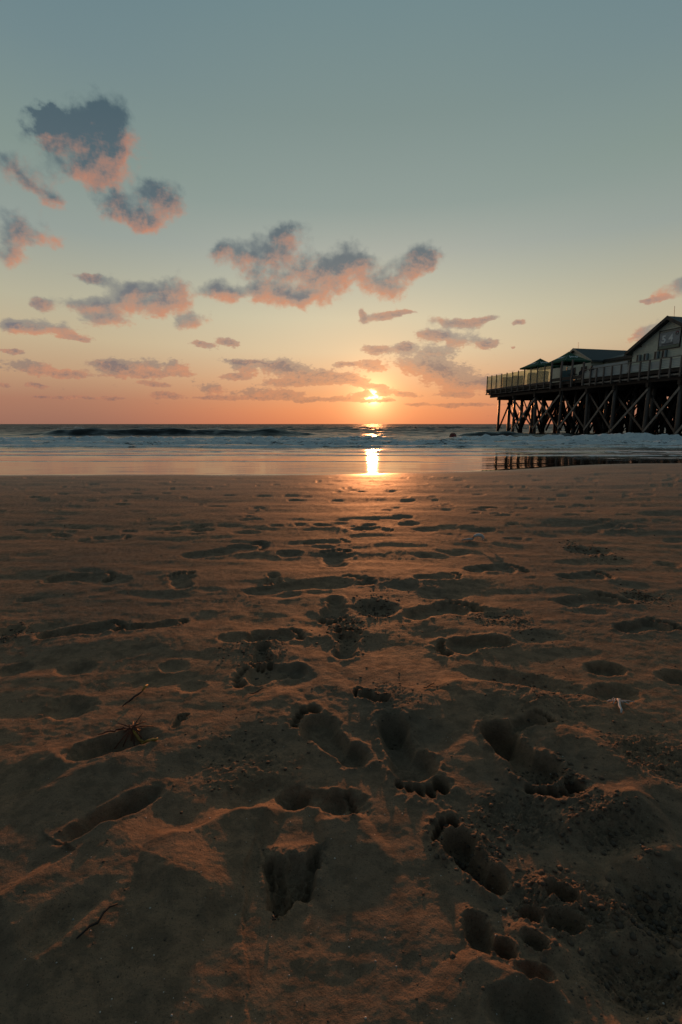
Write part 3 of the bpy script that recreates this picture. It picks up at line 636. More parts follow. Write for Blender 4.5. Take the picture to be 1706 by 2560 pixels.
# ------------------------------------------------------------------ houses on the deck
def gable_house(base, label, u0, u1, v0, v1, zw, zr, ur, over, zover, wallmat, name='beach_house', sid=True):
    h = thing(name, base, label, 'house')
    off = base
    poly = [(u0,v0,DECK),(u1,v0,DECK),(u1,v0,zw),(ur,v0,zr),(u0,v0,zw)]
    MB(off).prism(poly, (0,v1-v0,0)).build('wall', wallmat, h)
    if sid:
        s = MB(off); z = DECK+.02; st = .17
        while z < zr-.1:
            def xr(zz):
                if zz <= zw: return u0, u1
                t = (zz-zw)/(zr-zw); return u0+(ur-u0)*t, u1+(ur-u1)*t
            a,b = xr(z+st)
            if b-a > .2: s.add([(a,v0-.05,z),(b,v0-.05,z),(b,v0-.015,z+st),(a,v0-.015,z+st),(a,v0-.003,z),(b,v0-.003,z),(b,v0-.003,z+st),(a,v0-.003,z+st)],
                [(0,1,2,3),(0,4,5,1),(3,2,6,7),(0,3,7,4),(1,5,6,2),(4,7,6,5)])
            z += st
        s.build('siding', wallmat, h)
    return h
main = gable_house((22.5,6,DECK), 'pale clapboard gabled house with dark bargeboard and number sign on the pier', 18.2, 26.8, 6, 15, 8.75, 11.25, 22.5, 0, 0, M['siding'])
mo = (22.5,6,DECK)
sl = (11.25-8.75)/4.3
for sgn in (-1,1):
    e = 22.5+sgn*4.8; ze = 11.25-4.8*sl
    MB(mo).prism([(22.5,5.45,11.28),(22.5,5.45,11.52),(e,5.45,ze+.24),(e,5.45,ze)], (0,9.9,0)).build('roof', M['roof'], main)
    MB(mo).prism([(22.5,5.36,11.20),(22.5,5.36,11.56),(e,5.36,ze+.28),(e,5.36,ze-.06)], (0,.085,0)).build('bargeboard', M['fascia'], main)
for a,b,c,d in ((18.83,7.67,19.35,8.33),(19.71,7.66,20.25,8.34),(20.99,7.67,21.53,8.37),(21.88,7.70,22.42,8.38)):
    wd = MB(mo).box(a-.03,c+.03,5.92,5.945,b-.03,d+.03)
    wo = wd.build('window', M['dark'], main)
    MB(mo).prism([(c-.06,5.90,b),(c+.0,5.90,b),(c+.0,5.90,d),(c-.03,5.90,d)], (.04,-.30,0)).build('pane', M['panegl'], wo)
MB(mo).tube([(19.42,6.6,9.35),(19.42,6.6,10.35)], .10, 10).build('flue_pipe', M['metal'], main, True)
MB(mo).tube([(19.42,6.6,10.30),(19.42,6.6,10.46)], .15, 10).build('flue_cap', M['fascia'], main, True)
MB(mo).tube([(22.5,6.2,11.5),(22.42,6.2,12.5)], .02, 6).build('antenna', M['metal'], main)
MB(mo).tube([(21.2,6.8,10.8),(21.22,6.8,11.85)], .02, 6).build('antenna', M['metal'], main)
ft = MB(mo).box(18.98,19.28,5.70,5.94,9.12,9.24); ft.build('floodlight', M['fascia'], main)

# the sign on the gable
so = (22.58,5.9,8.48)
sign = thing('gable_sign', so, 'framed grey sign board reading 54 degrees on the house gable', 'sign')
fr = MB(so)
a,b,c,d = 21.36,23.80,8.46,10.32
for q in ((a,b,c,c+.07),(a,b,d-.07,d),(a,a+.07,c+.07,d-.07),(b-.07,b,c+.07,d-.07)): fr.box(q[0],q[1],5.84,5.94,q[2],q[3])
fr.build('frame', M['fascia'], sign)
MB(so).box(a+.072,b-.072,5.87,5.94,c+.36,d-.24).build('board', M['signbg'], sign)
MB(so).box(a+.072,b-.072,5.875,5.94,c+.072,c+.32).build('lower_strip', M['signgreen'], sign)
MB(so).box(a+.072,b-.072,5.875,5.94,d-.21,d-.072).build('upper_strip', M['signlite'], sign)
def text(name, s, size, loc, mat, parent, depth=.01, bold=0., shear=0., rot=(R(90),0,0)):
    cu = bpy.data.curves.new(name,'FONT'); cu.body = s; cu.size = size; cu.extrude = depth; cu.offset = bold; cu.shear = shear
    cu.align_x = 'LEFT'
    t = bpy.data.objects.new('tmp', cu); COL.objects.link(t)
    bpy.context.view_layer.update()
    me = bpy.data.meshes.new_from_object(t.evaluated_get(bpy.context.evaluated_depsgraph_get()))
    bpy.data.objects.remove(t); me.name = name; me.materials.clear(); me.materials.append(mat)
    o = bpy.data.objects.new(name, me); o.location = loc; o.rotation_euler = rot; put(o, parent); return o
def rel(p, base): return tuple(Vector(p)-Vector(base))
text('number', '5', .98, rel((21.72,5.855,9.12),so), M['white'], sign, .01, .03)
text('number', '4', .98, rel((22.50,5.855,9.14),so), M['white'], sign, .01, .026)
text('small_lettering', 'STRANDBAR', .23, rel((21.75,5.860,8.88),so), M['grey'], sign, .006, .004)
em = MB(so)
def ring(mb, cx, cz, r0, r1, a0, a1, y0, y1, n=16):
    for k in range(n):
        p, q = a0+(a1-a0)*k/n, a0+(a1-a0)*(k+1)/n
        mb.prism([(cx+r0*math.cos(p),y0,cz+r0*math.sin(p)),(cx+r1*math.cos(p),y0,cz+r1*math.sin(p)),(cx+r1*math.cos(q),y0,cz+r1*math.sin(q)),(cx+r0*math.cos(q),y0,cz+r0*math.sin(q))],(0,y1-y0,0))
    return mb
ring(MB(so), 23.38, 9.84, .09, .18, 0, math.pi, 5.85, 5.869).build('degree_ring', M['red'], sign)
ring(MB(so), 23.38, 9.84, .09, .18, math.pi, 2*math.pi, 5.85, 5.869).build('degree_ring', M['grey'], sign)

# lower house behind the parasols, ridge running inland
h2 = gable_house((10,6.5,DECK), 'lower pale house with long grey roof behind the green parasols', 5.9, 11.6, 6.5, 20, 8.75, 10.3, 8.76, 0, 0, M['siding'])
ho = (10,6.5,DECK)
for e,ze in ((12.1,8.52),(5.42,8.52)):
    MB(ho).prism([(8.76,6.05,10.34),(8.76,6.05,10.52),(e,6.05,ze+.18),(e,6.05,ze)], (0,14.2,0)).build('roof', M['roof'], h2)
    MB(ho).prism([(8.76,5.98,10.28),(8.76,5.98,10.54),(e,5.98,ze+.19),(e,5.98,ze-.06)], (0,.065,0)).build('bargeboard', M['barge'], h2)
wo = MB(ho).box(9.95,10.95,6.42,6.44,7.35,8.15).build('window', M['dark'], h2)
wo = MB(ho).box(8.1,9.0,6.42,6.44,7.0,8.2).build('window', M['dark'], h2)
MB(ho).tube([(9.2,6.4,10.3),(9.1,6.4,11.2)], .02, 6).build('antenna', M['metal'], h2)

lo = (15,8,DECK)
lk = thing('link_building', lo, 'low flat-eaved annex joining the two pale houses on the pier', 'house')
MB(lo).box(11.7,18.1,8.2,14,DECK,8.7).build('wall', M['siding'], lk)
MB(lo).prism([(12.2,7.7,8.55),(12.2,7.7,8.75),(12.2,12,9.95),(12.2,14.3,9.2),(12.2,14.3,9.0)], (5.9,0,0)).build('roof', M['roof'], lk)
MB(lo).box(12.2,18.12,7.62,7.69,8.45,8.78).build('fascia', M['fascia'], lk)
MB(lo).box(15.6,16.5,8.13,8.19,7.5,8.3).build('window', M['dark'], lk)
ws = MB((16.5,4.5,DECK)); ww = thing('board_fence', (16.5,4.5,DECK), 'dark grey horizontal board fence behind the deck railing', 'fence')
for k in range(12): ws.box(14.2,19.2,4.46,4.5,DECK+.02+k*.15,DECK+.02+k*.15+.14)
ws.build('boards', M['slat'], ww)
for u in (14.2,15.9,17.5,19.15): MB((16.5,4.5,DECK)).box(u-.05,u+.05,4.51,4.6,DECK,DECK+1.85).build('fence_post', M['post'], ww)
ko = (8.5,11,DECK)
kk = thing('equipment_shed', ko, 'pale flat-roofed shed seen between the two green parasols', 'shed')
MB(ko).box(2.8,5.2,7.4,11.5,DECK,9.0).build('wall', M['siding'], kk)
MB(ko).box(2.6,5.3,7.2,11.7,9.01,9.22).build('roof', M['roof'], kk)

# ------------------------------------------------------------------ parasols
def parasol(u, v, ze, za, half, label, txt=True):
    b = (u,v,DECK); t = thing('green_parasol', b, label, 'parasol', 'green parasols on the pier deck')
    MB(b).tube([(u,v,DECK+.05),(u,v,za)], .035, 8).build('pole', M['metal'], t, True)
    MB(b).box(u-.45,u+.45,v-.45,v+.45,DECK,DECK+.07).build('base_plate', M['fascia'], t)
    n = 8; vs = []; fs = []
    def surf(dz):
        L = []
        for i in range(n+1):
            for j in range(n+1):
                x = (i/n*2-1)*half; y = (j/n*2-1)*half
                m = max(abs(x),abs(y))/half; sag = -.10*math.sin(math.pi*m)*1.0
                L.append((u+x,v+y,za-(za-ze)*m+sag+dz))
        return L
    m_ = MB(b); A = surf(0); Bq = surf(-.02); k = (n+1)**2
    f = [(i*(n+1)+j,(i+1)*(n+1)+j,(i+1)*(n+1)+j+1,i*(n+1)+j+1) for i in range(n) for j in range(n)]
    m_.add(A+Bq, f+[tuple(q+k for q in reversed(x)) for x in f]); m_.build('canopy', M['canvas'], t)
    va = MB(b); h = half
    for (x0,y0),(x1,y1) in (((-h,-h),(h,-h)),((h,-h),(h,h)),((h,h),(-h,h)),((-h,h),(-h,-h))):
        va.beam((u+x0,v+y0,ze-.09),(u+x1,v+y1,ze-.09),.012,.17)
    va.build('valance', M['canvas'], t)
    for sx in (-1,1):
        for sy in (-1,1): MB(b).beam((u,v,za-.15),(u+sx*h*.97,v+sy*h*.97,ze-.03),.03,.03).build('rib', M['metal'], t)
    # lettering on the slope facing the land and on the slope facing the beach
    tilt = math.atan2(za-ze, half)
    o = text('lettering', 'Jever', .62, (half*.60, -.62, (za-DECK)-(za-ze)*.60-.055), M['white'], t, .004, .01, .2, (0,0,0))
    o.rotation_euler = (Matrix.Rotation(R(90),3,'Z') @ Matrix.Rotation(tilt,3,'X')).to_euler()
    o = text('lettering', 'Jever', .62, (-.7, -half*.62, (za-DECK)-(za-ze)*.62-.055), M['white'], t, .004, .01, .2, (tilt,0,0))
    return t
parasol(6.1, 3.3, 8.45, 9.55, 1.75, 'smaller looking green parasol nearer the seaward end of the deck')
parasol(11.55, 3.2, 8.42, 9.62, 1.75, 'larger looking green parasol in front of the low house gable')

# hooded beach chairs behind the glass
def beach_chair(u, v, rz, label):
    t = thing('hooded_beach_chair', (u,v,DECK), label, 'beach chair', 'hooded beach chairs behind the glass screen', rz)
    MB().box(-.6,.6,-.4,.4,.12,.5).build('base', M['wicker'], t, bevel=.03)
    hd = MB(); pts = []
    for k in range(9):
        a = math.pi*.08+k/8*math.pi*.62; pts.append((.45*math.cos(a)*-1+.0, .55+1.05*math.sin(a)**.8))
    prof = [(-.0,.5),(.42,.5),(.48,1.0),(.42,1.4),(.2,1.6),(-.2,1.62),(-.42,1.45),(-.36,1.38),(-.16,1.5),(.15,1.48),(.34,1.32),(.38,1.0),(.33,.58),(0,.56)]
    hd.prism([(-.6,y,z) for y,z in prof], (1.2,0,0)); hd.box(-.6,-.56,-.36,.38,.5,1.45); hd.box(.56,.6,-.36,.38,.5,1.45)
    hd.build('hood', M['wicker'], t)
    MB().box(-.54,.54,-.34,.32,.51,.62).build('cushion', M['white'], t, bevel=.03)
    MB().box(-.68,-.61,-.36,.3,.6,.66).box(.61,.68,-.36,.3,.6,.66).build('armrests', M['post'], t)
for k,(u,v,l) in enumerate(((1.9,1.3,'tan wicker beach chair closest to the seaward end of the deck'),(4.1,1.5,'tan wicker beach chair, second from the seaward end of the deck'),
        (7.9,1.2,'tan wicker beach chair between the two green parasols'),(10.0,1.0,'tan wicker beach chair nearest the open terrace posts'))):
    beach_chair(u, v, R(90+(k*23)%40-20), l)
bd = thing('canvas_windbreak', (13.6,1.6,DECK), 'teal canvas windbreak under the larger looking parasol', 'windbreak')
MB().box(-.9,.9,-.02,.02,.1,1.35).build('canvas', M['teal'], bd)
for x in (-.92,.92): MB().box(x-.03,x+.03,-.03,.03,0,1.45).build('pole', M['post'], bd)

# seated and standing guests, dark against the pale wall
def person(u, v, rz, pose, label):
    t = thing('person', (u,v,DECK), label, 'person', None, rz)
    if pose == 'sit':
        P = dict(pelvis=(0,0,.52),waist=(0,.0,.72),chest=(0,-.02,.98),neck=(0,-.04,1.16),head=(0,-.07,1.31),top=(0,-.06,1.40),
          sl=(-.19,-.02,1.10),el=(-.25,-.12,.86),hl=(-.14,-.34,.78),sr=(.19,-.02,1.10),er=(.25,-.12,.86),hr=(.16,-.34,.80),
          pl=(-.1,-.02,.50),kl=(-.13,-.45,.52),fl=(-.13,-.47,.09),tl=(-.13,-.62,.05),pr=(.1,-.02,.50),kr=(.13,-.45,.52),fr=(.13,-.47,.09),tr=(.13,-.62,.05))
    else:
        P = dict(pelvis=(0,0,.95),waist=(0,.0,1.12),chest=(0,0,1.35),neck=(0,0,1.50),head=(0,-.02,1.63),top=(0,-.01,1.72),
          sl=(-.19,0,1.44),el=(-.26,0,1.16),hl=(-.20,-.16,.98),sr=(.19,0,1.44),er=(.26,.02,1.16),hr=(.27,-.06,.90),
          pl=(-.1,0,.92),kl=(-.12,-.04,.50),fl=(-.13,.02,.08),tl=(-.13,-.14,.04),pr=(.1,0,.92),kr=(.11,0,.50),fr=(.12,.03,.08),tr=(.12,-.13,.04))
    E = [('pelvis','waist'),('waist','chest'),('chest','neck'),('neck','head'),('head','top'),('chest','sl'),('sl','el'),('el','hl'),('chest','sr'),('sr','er'),('er','hr'),
         ('pelvis','pl'),('pl','kl'),('kl','fl'),('fl','tl'),('pelvis','pr'),('pr','kr'),('kr','fr'),('fr','tr')]
    rad = dict(pelvis=.15,waist=.13,chest=.15,neck=.055,head=.095,top=.06,sl=.065,el=.045,hl=.035,sr=.065,er=.045,hr=.035,pl=.09,kl=.06,fl=.042,tl=.035,pr=.09,kr=.06,fr=.042,tr=.035)
    ks = list(P); me = bpy.data.meshes.new('body'); me.from_pydata([P[k] for k in ks], [(ks.index(a),ks.index(b)) for a,b in E], [])
    o = bpy.data.objects.new('body', me); put(o, t); sk = o.modifiers.new('Skin','SKIN')
    for k,vv in zip(ks, me.skin_vertices[0].data):
        vv.radius = (rad[k], rad[k]*(.75 if k in('pelvis','waist','chest') else 1)); vv.use_root = k == 'pelvis'
    sb = o.modifiers.new('Sub','SUBSURF'); sb.levels = 1; sb.render_levels = 1; me.materials.append(M['cloth'])
    h = P['top']; MB().ball((h[0],h[1]+.01,h[2]-.055),(.105,.115,.095)).build('hair', M['hair'], t, True)
    f = P['head']; MB().ball((f[0],f[1]-.035,f[2]),(.075,.085,.11)).build('face', M['skin'], t, True)
    for s in ('hl','hr'):
        q = Vector(P[s]); MB().ball(q+Vector((0,-.03,-.01)),(.035,.055,.022),8,5).build('hand', M['skin'], t, True)
def chair(u, v, rz, label):
    t = thing('deck_chair', (u,v,DECK), label, 'chair', 'dark chairs on the terrace', rz)
    MB().box(-.24,.24,-.26,.22,.40,.45).build('seat', M['fascia'], t); MB().box(-.24,.24,.19,.23,.5,.95).build('backrest', M['fascia'], t)
    for x in (-.21,.21):
        for y in (-.23,.2): MB().box(x-.02,x+.02,y-.02,y+.02,0,.399).build('leg', M['fascia'], t)
chair(14.4,1.7,R(150),'dark terrace chair under the seated guest nearest the teal windbreak'); person(14.4,1.7,R(150),'sit','person in dark clothes seated nearest the teal windbreak')
chair(15.5,2.0,R(215),'dark terrace chair under the seated guest nearest the board fence'); person(15.5,2.0,R(215),'sit','person in dark clothes seated nearer the dark board fence')
person(15.1,3.6,R(20),'stand','person in dark clothes standing behind the seated guests')
person(7.0,1.5,R(60),'stand','person standing behind the glass screen under the seaward parasol')
tb = thing('terrace_table', (14.9,1.25,DECK), 'dark small square table between the two seated guests', 'table')
MB().box(-.4,.4,-.4,.4,.70,.74).build('table_top', M['fascia'], tb); MB().tube([(0,0,.05),(0,0,.699)],.04,8).build('leg', M['metal'], tb); MB().box(-.25,.25,-.25,.25,0,.05).build('foot', M['metal'], tb)

# ------------------------------------------------------------------ things afloat
def float_at(name, x, y, z, label, cat, group=None): 
    o = empty(name, (x,y,z)); return tag(o, label, cat, group)
b1 = float_at('round_buoy', 9.1, 39.5, WATER+.12, 'round red float low in the surf left of the pier', 'buoy')
MB().ball((0,0,.06),(.26,.26,.23),16,10).build('float', M['buoy'], b1, True); ring(MB(), 0, .06, .24, .29, 0, 2*math.pi, -.05, .05, 20).build('band', M['buoydark'], b1); 
for x,y,l in ((5.1,83,'dark marker buoy out at sea below the sun glitter'),(15.6,102,'dark marker buoy out at sea between the sun and the pier')):
    b2 = float_at('marker_buoy', x, y, WATER, l, 'buoy', 'dark marker buoys offshore')
    MB().tube([(0,0,-.3),(0,0,.45),(0,0,.5)],[.30,.30,.2],14).build('drum', M['buoydark'], b2, True)
    MB().tube([(0,0,.5),(0,0,.62)],.05,8).build('eye_bolt', M['metal'], b2)

# ------------------------------------------------------------------ litter of the tide line
def on(x, y, dz=0): return (x, y, ground_z(x,y)+dz)
def strand(mb, pts, r, n=6):
    P = [on(x,y,dz) for x,y,dz in pts]; m = len(P)
    rs = [r*(.45+.55*math.sin(math.pi*min(1,(i+.6)/m))) for i in range(m)]
    mb.tube(P, rs, n); return mb
S = SURVEY['SPOT']
def G(k): return S[k]
def wiggle(a, b, n, amp, dz0, dz1, seed):
    r_ = random.Random(seed); out = []
    for i in range(n+1):
        t = i/n; out.append((a[0]+(b[0]-a[0])*t+r_.uniform(-amp,amp), a[1]+(b[1]-a[1])*t+r_.uniform(-amp,amp), dz0+(dz1-dz0)*t+abs(r_.uniform(0,amp))*.6))
    return out
w0 = G('weed_a')
sw = empty('seaweed_sprig', on(*w0)); tag(sw, 'yellow and rust seaweed strand draped over the lip of a deep hollow', 'seaweed', 'seaweed sprigs on the sand')
def rel_build(mb, name, mat, parent):
    o = mb.build(name, mat, parent, True); L = parent.location
    for v in o.data.vertices: v.co -= L
    return o
mb = MB(); strand(mb, wiggle(G('weed_b'), G('weed_c'), 7, .004,   .003, .005, 1), .0042); strand(mb, wiggle(G('weed_a'), G('weed_b'), 5, .003, .006, .004, 2), .0036)
rel_build(mb, 'yellow_frond', M['weed'], sw)
mb = MB(); strand(mb, wiggle(G('weed_d'), G('weed_a'), 9, .004, .004, .010, 3), .0020)
for k in range(16):
    a = G('weed_a'); ang = R(k*47); l = .02+.014*(k%3); strand(mb, [(a[0],a[1],.008),(a[0]+math.cos(ang)*l*.5,a[1]+math.sin(ang)*l*.5,.006+.004*(k%2)),(a[0]+math.cos(ang)*l,a[1]+math.sin(ang)*l,.003+.005*(k%2))], .0016, 5)
rel_build(mb, 'rust_frond', M['weedred'], sw)
mb = MB(); a = G('weed_a'); strand(mb, [(a[0],a[1],.006),(a[0]+.003,a[1]+.015,.012),(a[0]+.010,a[1]+.04,.022)], .0016, 5)
rel_build(mb, 'upright_twig', M['twig'], sw)
s2 = empty('seaweed_sprig', on(*G('sprig_a'))); tag(s2, 'small dark branched sprig with one yellow tip on smooth sand', 'seaweed', 'seaweed sprigs on the sand')
a, b = G('sprig_a'), G('sprig_b'); mid_ = ((a[0]+b[0])/2,(a[1]+b[1])/2)
mb = MB(); strand(mb, wiggle(a, b, 5, .002, .004, .006, 5), .0028)
for k in range(3):
    t = .25+.2*k; p = (a[0]+(b[0]-a[0])*t, a[1]+(b[1]-a[1])*t); strand(mb, [(p[0],p[1],.005),(p[0]-.008,p[1]-.018,.006),(p[0]-.012,p[1]-.034,.004)], .0018, 5)
rel_build(mb, 'stem', M['twig'], s2)
c_ = G('sprig_c'); mb = MB(); strand(mb, [(b[0],b[1],.008),((b[0]+c_[0])/2,(b[1]+c_[1])/2,.014),(c_[0],c_[1],.012)], .004, 6); rel_build(mb, 'yellow_tip', M['weed'], s2)
def twig(a, b, r, label, seed, sub=0, mat='twig', name='twig', cat='twig', group='thin twigs on the sand'):
    o = empty(name, on(*a)); tag(o, label, cat, group); mb = MB(); strand(mb, wiggle(a, b, 6, .003, .003, .003, seed), r, 6); rel_build(mb, 'stick', M[mat], o)
    for k in range(sub):
        t = .4+.2*k; p = (a[0]+(b[0]-a[0])*t, a[1]+(b[1]-a[1])*t); mb = MB(); strand(mb, [(p[0],p[1],.004),(p[0]+.015,p[1]+.02*(1 if k%2 else -1),.008)], r*.6, 5); rel_build(mb, 'side_twig', M[mat], o)
twig(G('twig_a'), G('twig_b'), .0020, 'thin dark straight twig lying in the near left corner of the beach', 11)
twig(G('twig_c'), G('twig_d'), .0016, 'small dark stalk poking from the toe hollow nearest the viewer', 12)
twig(G('twig_e'), G('twig_f'), .0018, 'thin curved dark stalk just above the crest right of the centre', 13, 1)
twig(G('twig_g'), G('twig_h'), .0016, 'short dark straw above the footprint left of the centre', 14)
# white feather further off
fo_ = G('feather_a'); fe = empty('white_feather', on(*fo_)); tag(fe, 'curled white feather lying on the sand in the middle distance', 'feather')
fb = G('feather_b'); mb = MB(); z0 = ground_z(*fo_)
mb.tube([(fo_[0],fo_[1],z0+.012),((fo_[0]*.6+fb[0]*.4),(fo_[1]*.6+fb[1]*.4),z0+.012),(fb[0],fb[1],z0+.010)], [.006,.008,.003], 7); rel_build(mb, 'quill', M['feather'], fe)
mb = MB(); L = fo_[0]; va = []
ps = []
for k in range(9):
    t = k/8; an = math.pi*(1.05-1.25*t); ps.append((L+.035+.035*math.cos(an), fo_[1], z0+.010+.026*math.sin(an)+.008*t))
mb.tube(ps, [.004,.007,.010,.011,.012,.011,.010,.007,.004], 7); rel_build(mb, 'curled_vane', M['feather'], fe)
# pale root
ra = G('root_a'); ro = empty('bleached_root', on(*ra)); tag(ro, 'pale bleached rootlet with spreading strands beside a dark hollow', 'root')
mb = MB(); rb = G('root_b'); strand(mb, wiggle(ra, rb, 5, .003, .008, .006, 21), .0035); rel_build(mb, 'main_root', M['feather'], ro)
for k,(q,r_) in enumerate(((G('root_c'),.0022),(G('root_d'),.0024))):
    mb = MB(); strand(mb, wiggle(ra, q, 5, .004, .010, .004, 22+k), r_); rel_build(mb, 'rootlet', M['feather'], ro)
for k in range(6):
    an = R(200+k*28); mb = MB(); l = .022+.01*(k%3); strand(mb, [(ra[0],ra[1],.009),(ra[0]+math.cos(an)*l*.5,ra[1]+math.sin(an)*l*.5,.012),(ra[0]+math.cos(an)*l,ra[1]+math.sin(an)*l,.003)], .0012, 5); rel_build(mb, 'rootlet', M['feather'], ro)
# sand crumbs and shell chips: nobody could count them
def scatter(name, n, mat, fn, seed, squash=.8):
    r_ = np.random.default_rng(seed); ico = bmesh.new(); bmesh.ops.create_icosphere(ico, subdivisions=1, radius=1)
    V = np.array([v.co for v in ico.verts]); F = np.array([[l.index for l in f.verts] for f in ico.faces]); ico.free()
    vs = []; fs = []; k = 0
    for _ in range(n):
        q = fn(r_)
        if q is None: continue
        x, y, s = q; z = ground_z(x,y)
        D = V*(1+.35*(r_.random((len(V),1))-.5))*s*np.array([1,.8+.4*r_.random(),squash])
        a = r_.random()*6.28; c, d = math.cos(a), math.sin(a)
        D = np.stack([D[:,0]*c-D[:,1]*d, D[:,0]*d+D[:,1]*c, D[:,2]],1)+np.array([x,y,z+s*.05])
        vs.append(D); fs.append(F+k*len(V)); k += 1
    me = bpy.data.meshes.new(name); me.from_pydata(np.concatenate(vs).tolist(), [], np.concatenate(fs).tolist())
    me.polygons.foreach_set('use_smooth', np.ones(len(me.polygons),bool)); me.materials.append(mat)
    o = put(bpy.data.objects.new(name, me)); tag(o, kind='stuff'); return o
def crumbs(r_):
    if r_.random() < .85:
        cx,cy,rx,ry,am = SURVEY['ROUGH'][r_.integers(len(SURVEY['ROUGH']))]
        x = cx+r_.normal()*rx*.65; y = cy+r_.normal()*ry*.65; s = (.0006+.0034*r_.random()**5)*(1+.7*am)
        s *= (1+.5*max(0,cy-1.2))
    else:
        y = .45*np.exp(r_.random()*2.3); x = (r_.random()*2-1)*(.75*y+.2); s = .0008+.0014*r_.random()**5*(1+.9*y)
    return (x,y,s) if y > .25 else None
scatter('sand_crumbs', 7500, M['clump'], crumbs, 5, .5)
def chips(r_):
    y = .35*np.exp(r_.random()**1.6*1.5); x = (r_.random()*2-1)*(.75*y+.2); return x, y, .0006+.0012*r_.random()**3
scatter('shell_chips', 700, M['shell'], chips, 6, .5)

# ------------------------------------------------------------------ sky: node gradient over a Nishita sky, with clouds placed by bearing and elevation
world = bpy.data.worlds.new('World'); scene.world = world; world.use_nodes = True
wt = NT(world.node_tree); wt.n.clear()
outw = wt.node('ShaderNodeOutputWorld'); bg = wt.node('ShaderNodeBackground'); wt.link(bg.outputs[0], outw.inputs[0])
gen = wt.node('ShaderNodeTexCoord').outputs['Generated']
sep = wt.node('ShaderNodeSeparateXYZ'); wt.link(gen, sep.inputs[0])
az = wt.math('MULTIPLY', wt.math('ARCTAN2', sep.outputs[0], sep.outputs[1]), 57.29578)
elr = wt.math('MULTIPLY', wt.math('ARCSINE', sep.outputs[2]), 57.29578)
el = wt.math('MAXIMUM', elr, 0.)
e01 = wt.math('DIVIDE', el, 60.)
def st(L): return [(d/60., lin(h)) for d,h in L]
towards = wt.ramp(e01, st([(0,'d87f5a'),(1.5,'de8a62'),(3.5,'dd9d74'),(5.5,'ddb18a'),(8,'dac4a1'),(11.5,'d0c7aa'),(15,'bbbba8'),(18,'a9aea4'),(22,'919f99'),(29,'80928f'),(37,'728a8e'),(48,'516a72'),(60,'3c525a')]))
aside = wt.ramp(e01, st([(0,'9e705f'),(2.5,'ad7c66'),(5,'c09b7b'),(8.5,'c6b392'),(12,'bab49b'),(18,'97a19a'),(24,'85968f'),(31,'748a8e'),(39,'64808a'),(48,'4a626c'),(60,'3a4e56')]))
away = wt.ramp(e01, st([(0,'505a62'),(8,'5a6770'),(20,'4e5e68'),(40,'3e5058'),(60,'3a4e56')]))
daz = wt.math('ABSOLUTE', wt.math('SUBTRACT', az, SUN_AZ))
skyc = wt.mix(wt.map(daz, 4., 36.), towards, aside)
skyc = wt.mix(wt.map(daz, 40., 120.), skyc, away)
sd = Vector((math.sin(R(SUN_AZ))*math.cos(R(SUN_EL)), math.cos(R(SUN_AZ))*math.cos(R(SUN_EL)), math.sin(R(SUN_EL))))
dt = wt.vmath('DOT_PRODUCT', gen, tuple(sd)); ang = wt.math('MULTIPLY', wt.math('ARCCOSINE', wt.math('MINIMUM', dt, 1.)), 57.29578)
def gauss(v, w_): return wt.math('POWER', 2.71828, wt.math('MULTIPLY', wt.math('POWER', wt.math('DIVIDE', v, w_), 2.), -1.))
glow1 = gauss(ang, 9.); glow2 = gauss(ang, 3.6); core = gauss(ang, .68)
def addc(base, fac, col):
    n = wt.node('ShaderNodeMix'); n.data_type = 'RGBA'; n.blend_type = 'ADD'; n.inputs[0].default_value = 1.
    wt.set(n.inputs[6], base); m = wt.vmath('SCALE', col); wt.link(fac, m.node.inputs['Scale']); wt.link(m, n.inputs[7]); return n.outputs[2]
skyc = addc(skyc, glow1, (.10,.035,.01)); skyc = addc(skyc, glow2, (.50,.26,.10)); skyc = addc(skyc, gauss(ang, 1.9), (.9,.5,.2))
# clouds
P = wt.node('ShaderNodeCombineXYZ'); wt.link(az, P.inputs[0]); wt.link(el, P.inputs[1]); P = P.outputs[0]
lowmix = wt.map(el, 5., 15.)
LA = wt.vmath('MULTIPLY', P, (.085,.10,1.)); LB = wt.vmath('MULTIPLY', P, (.20,.36,1.))
def cn(sc, det, rough=.5, color=False, shift=None):
    a = LA if shift is None else wt.vmath('ADD', LA, shift); b = LB if shift is None else wt.vmath('ADD', LB, shift)
    na, nb = wt.noise(a, sc, det, rough, color=color), wt.noise(b, sc, det, rough, color=color)
    if color: return wt.mix(lowmix, nb, na)
    return wt.math('MULTIPLY_ADD', wt.math('SUBTRACT', na, nb), lowmix, nb)
wn = cn(4.5, 5, .6, color=True)
amp = wt.math('MULTIPLY', wt.math('ADD', el, 3.), .15)
off = wt.vmath('SCALE', wt.vmath('SUBTRACT', wn, (.5,.5,.5))); wt.link(amp, off.node.inputs['Scale'])
Pw = wt.vmath('ADD', P, wt.vmath('MULTIPLY', off, (1.,.75,0.)))
D = None; Wt = None
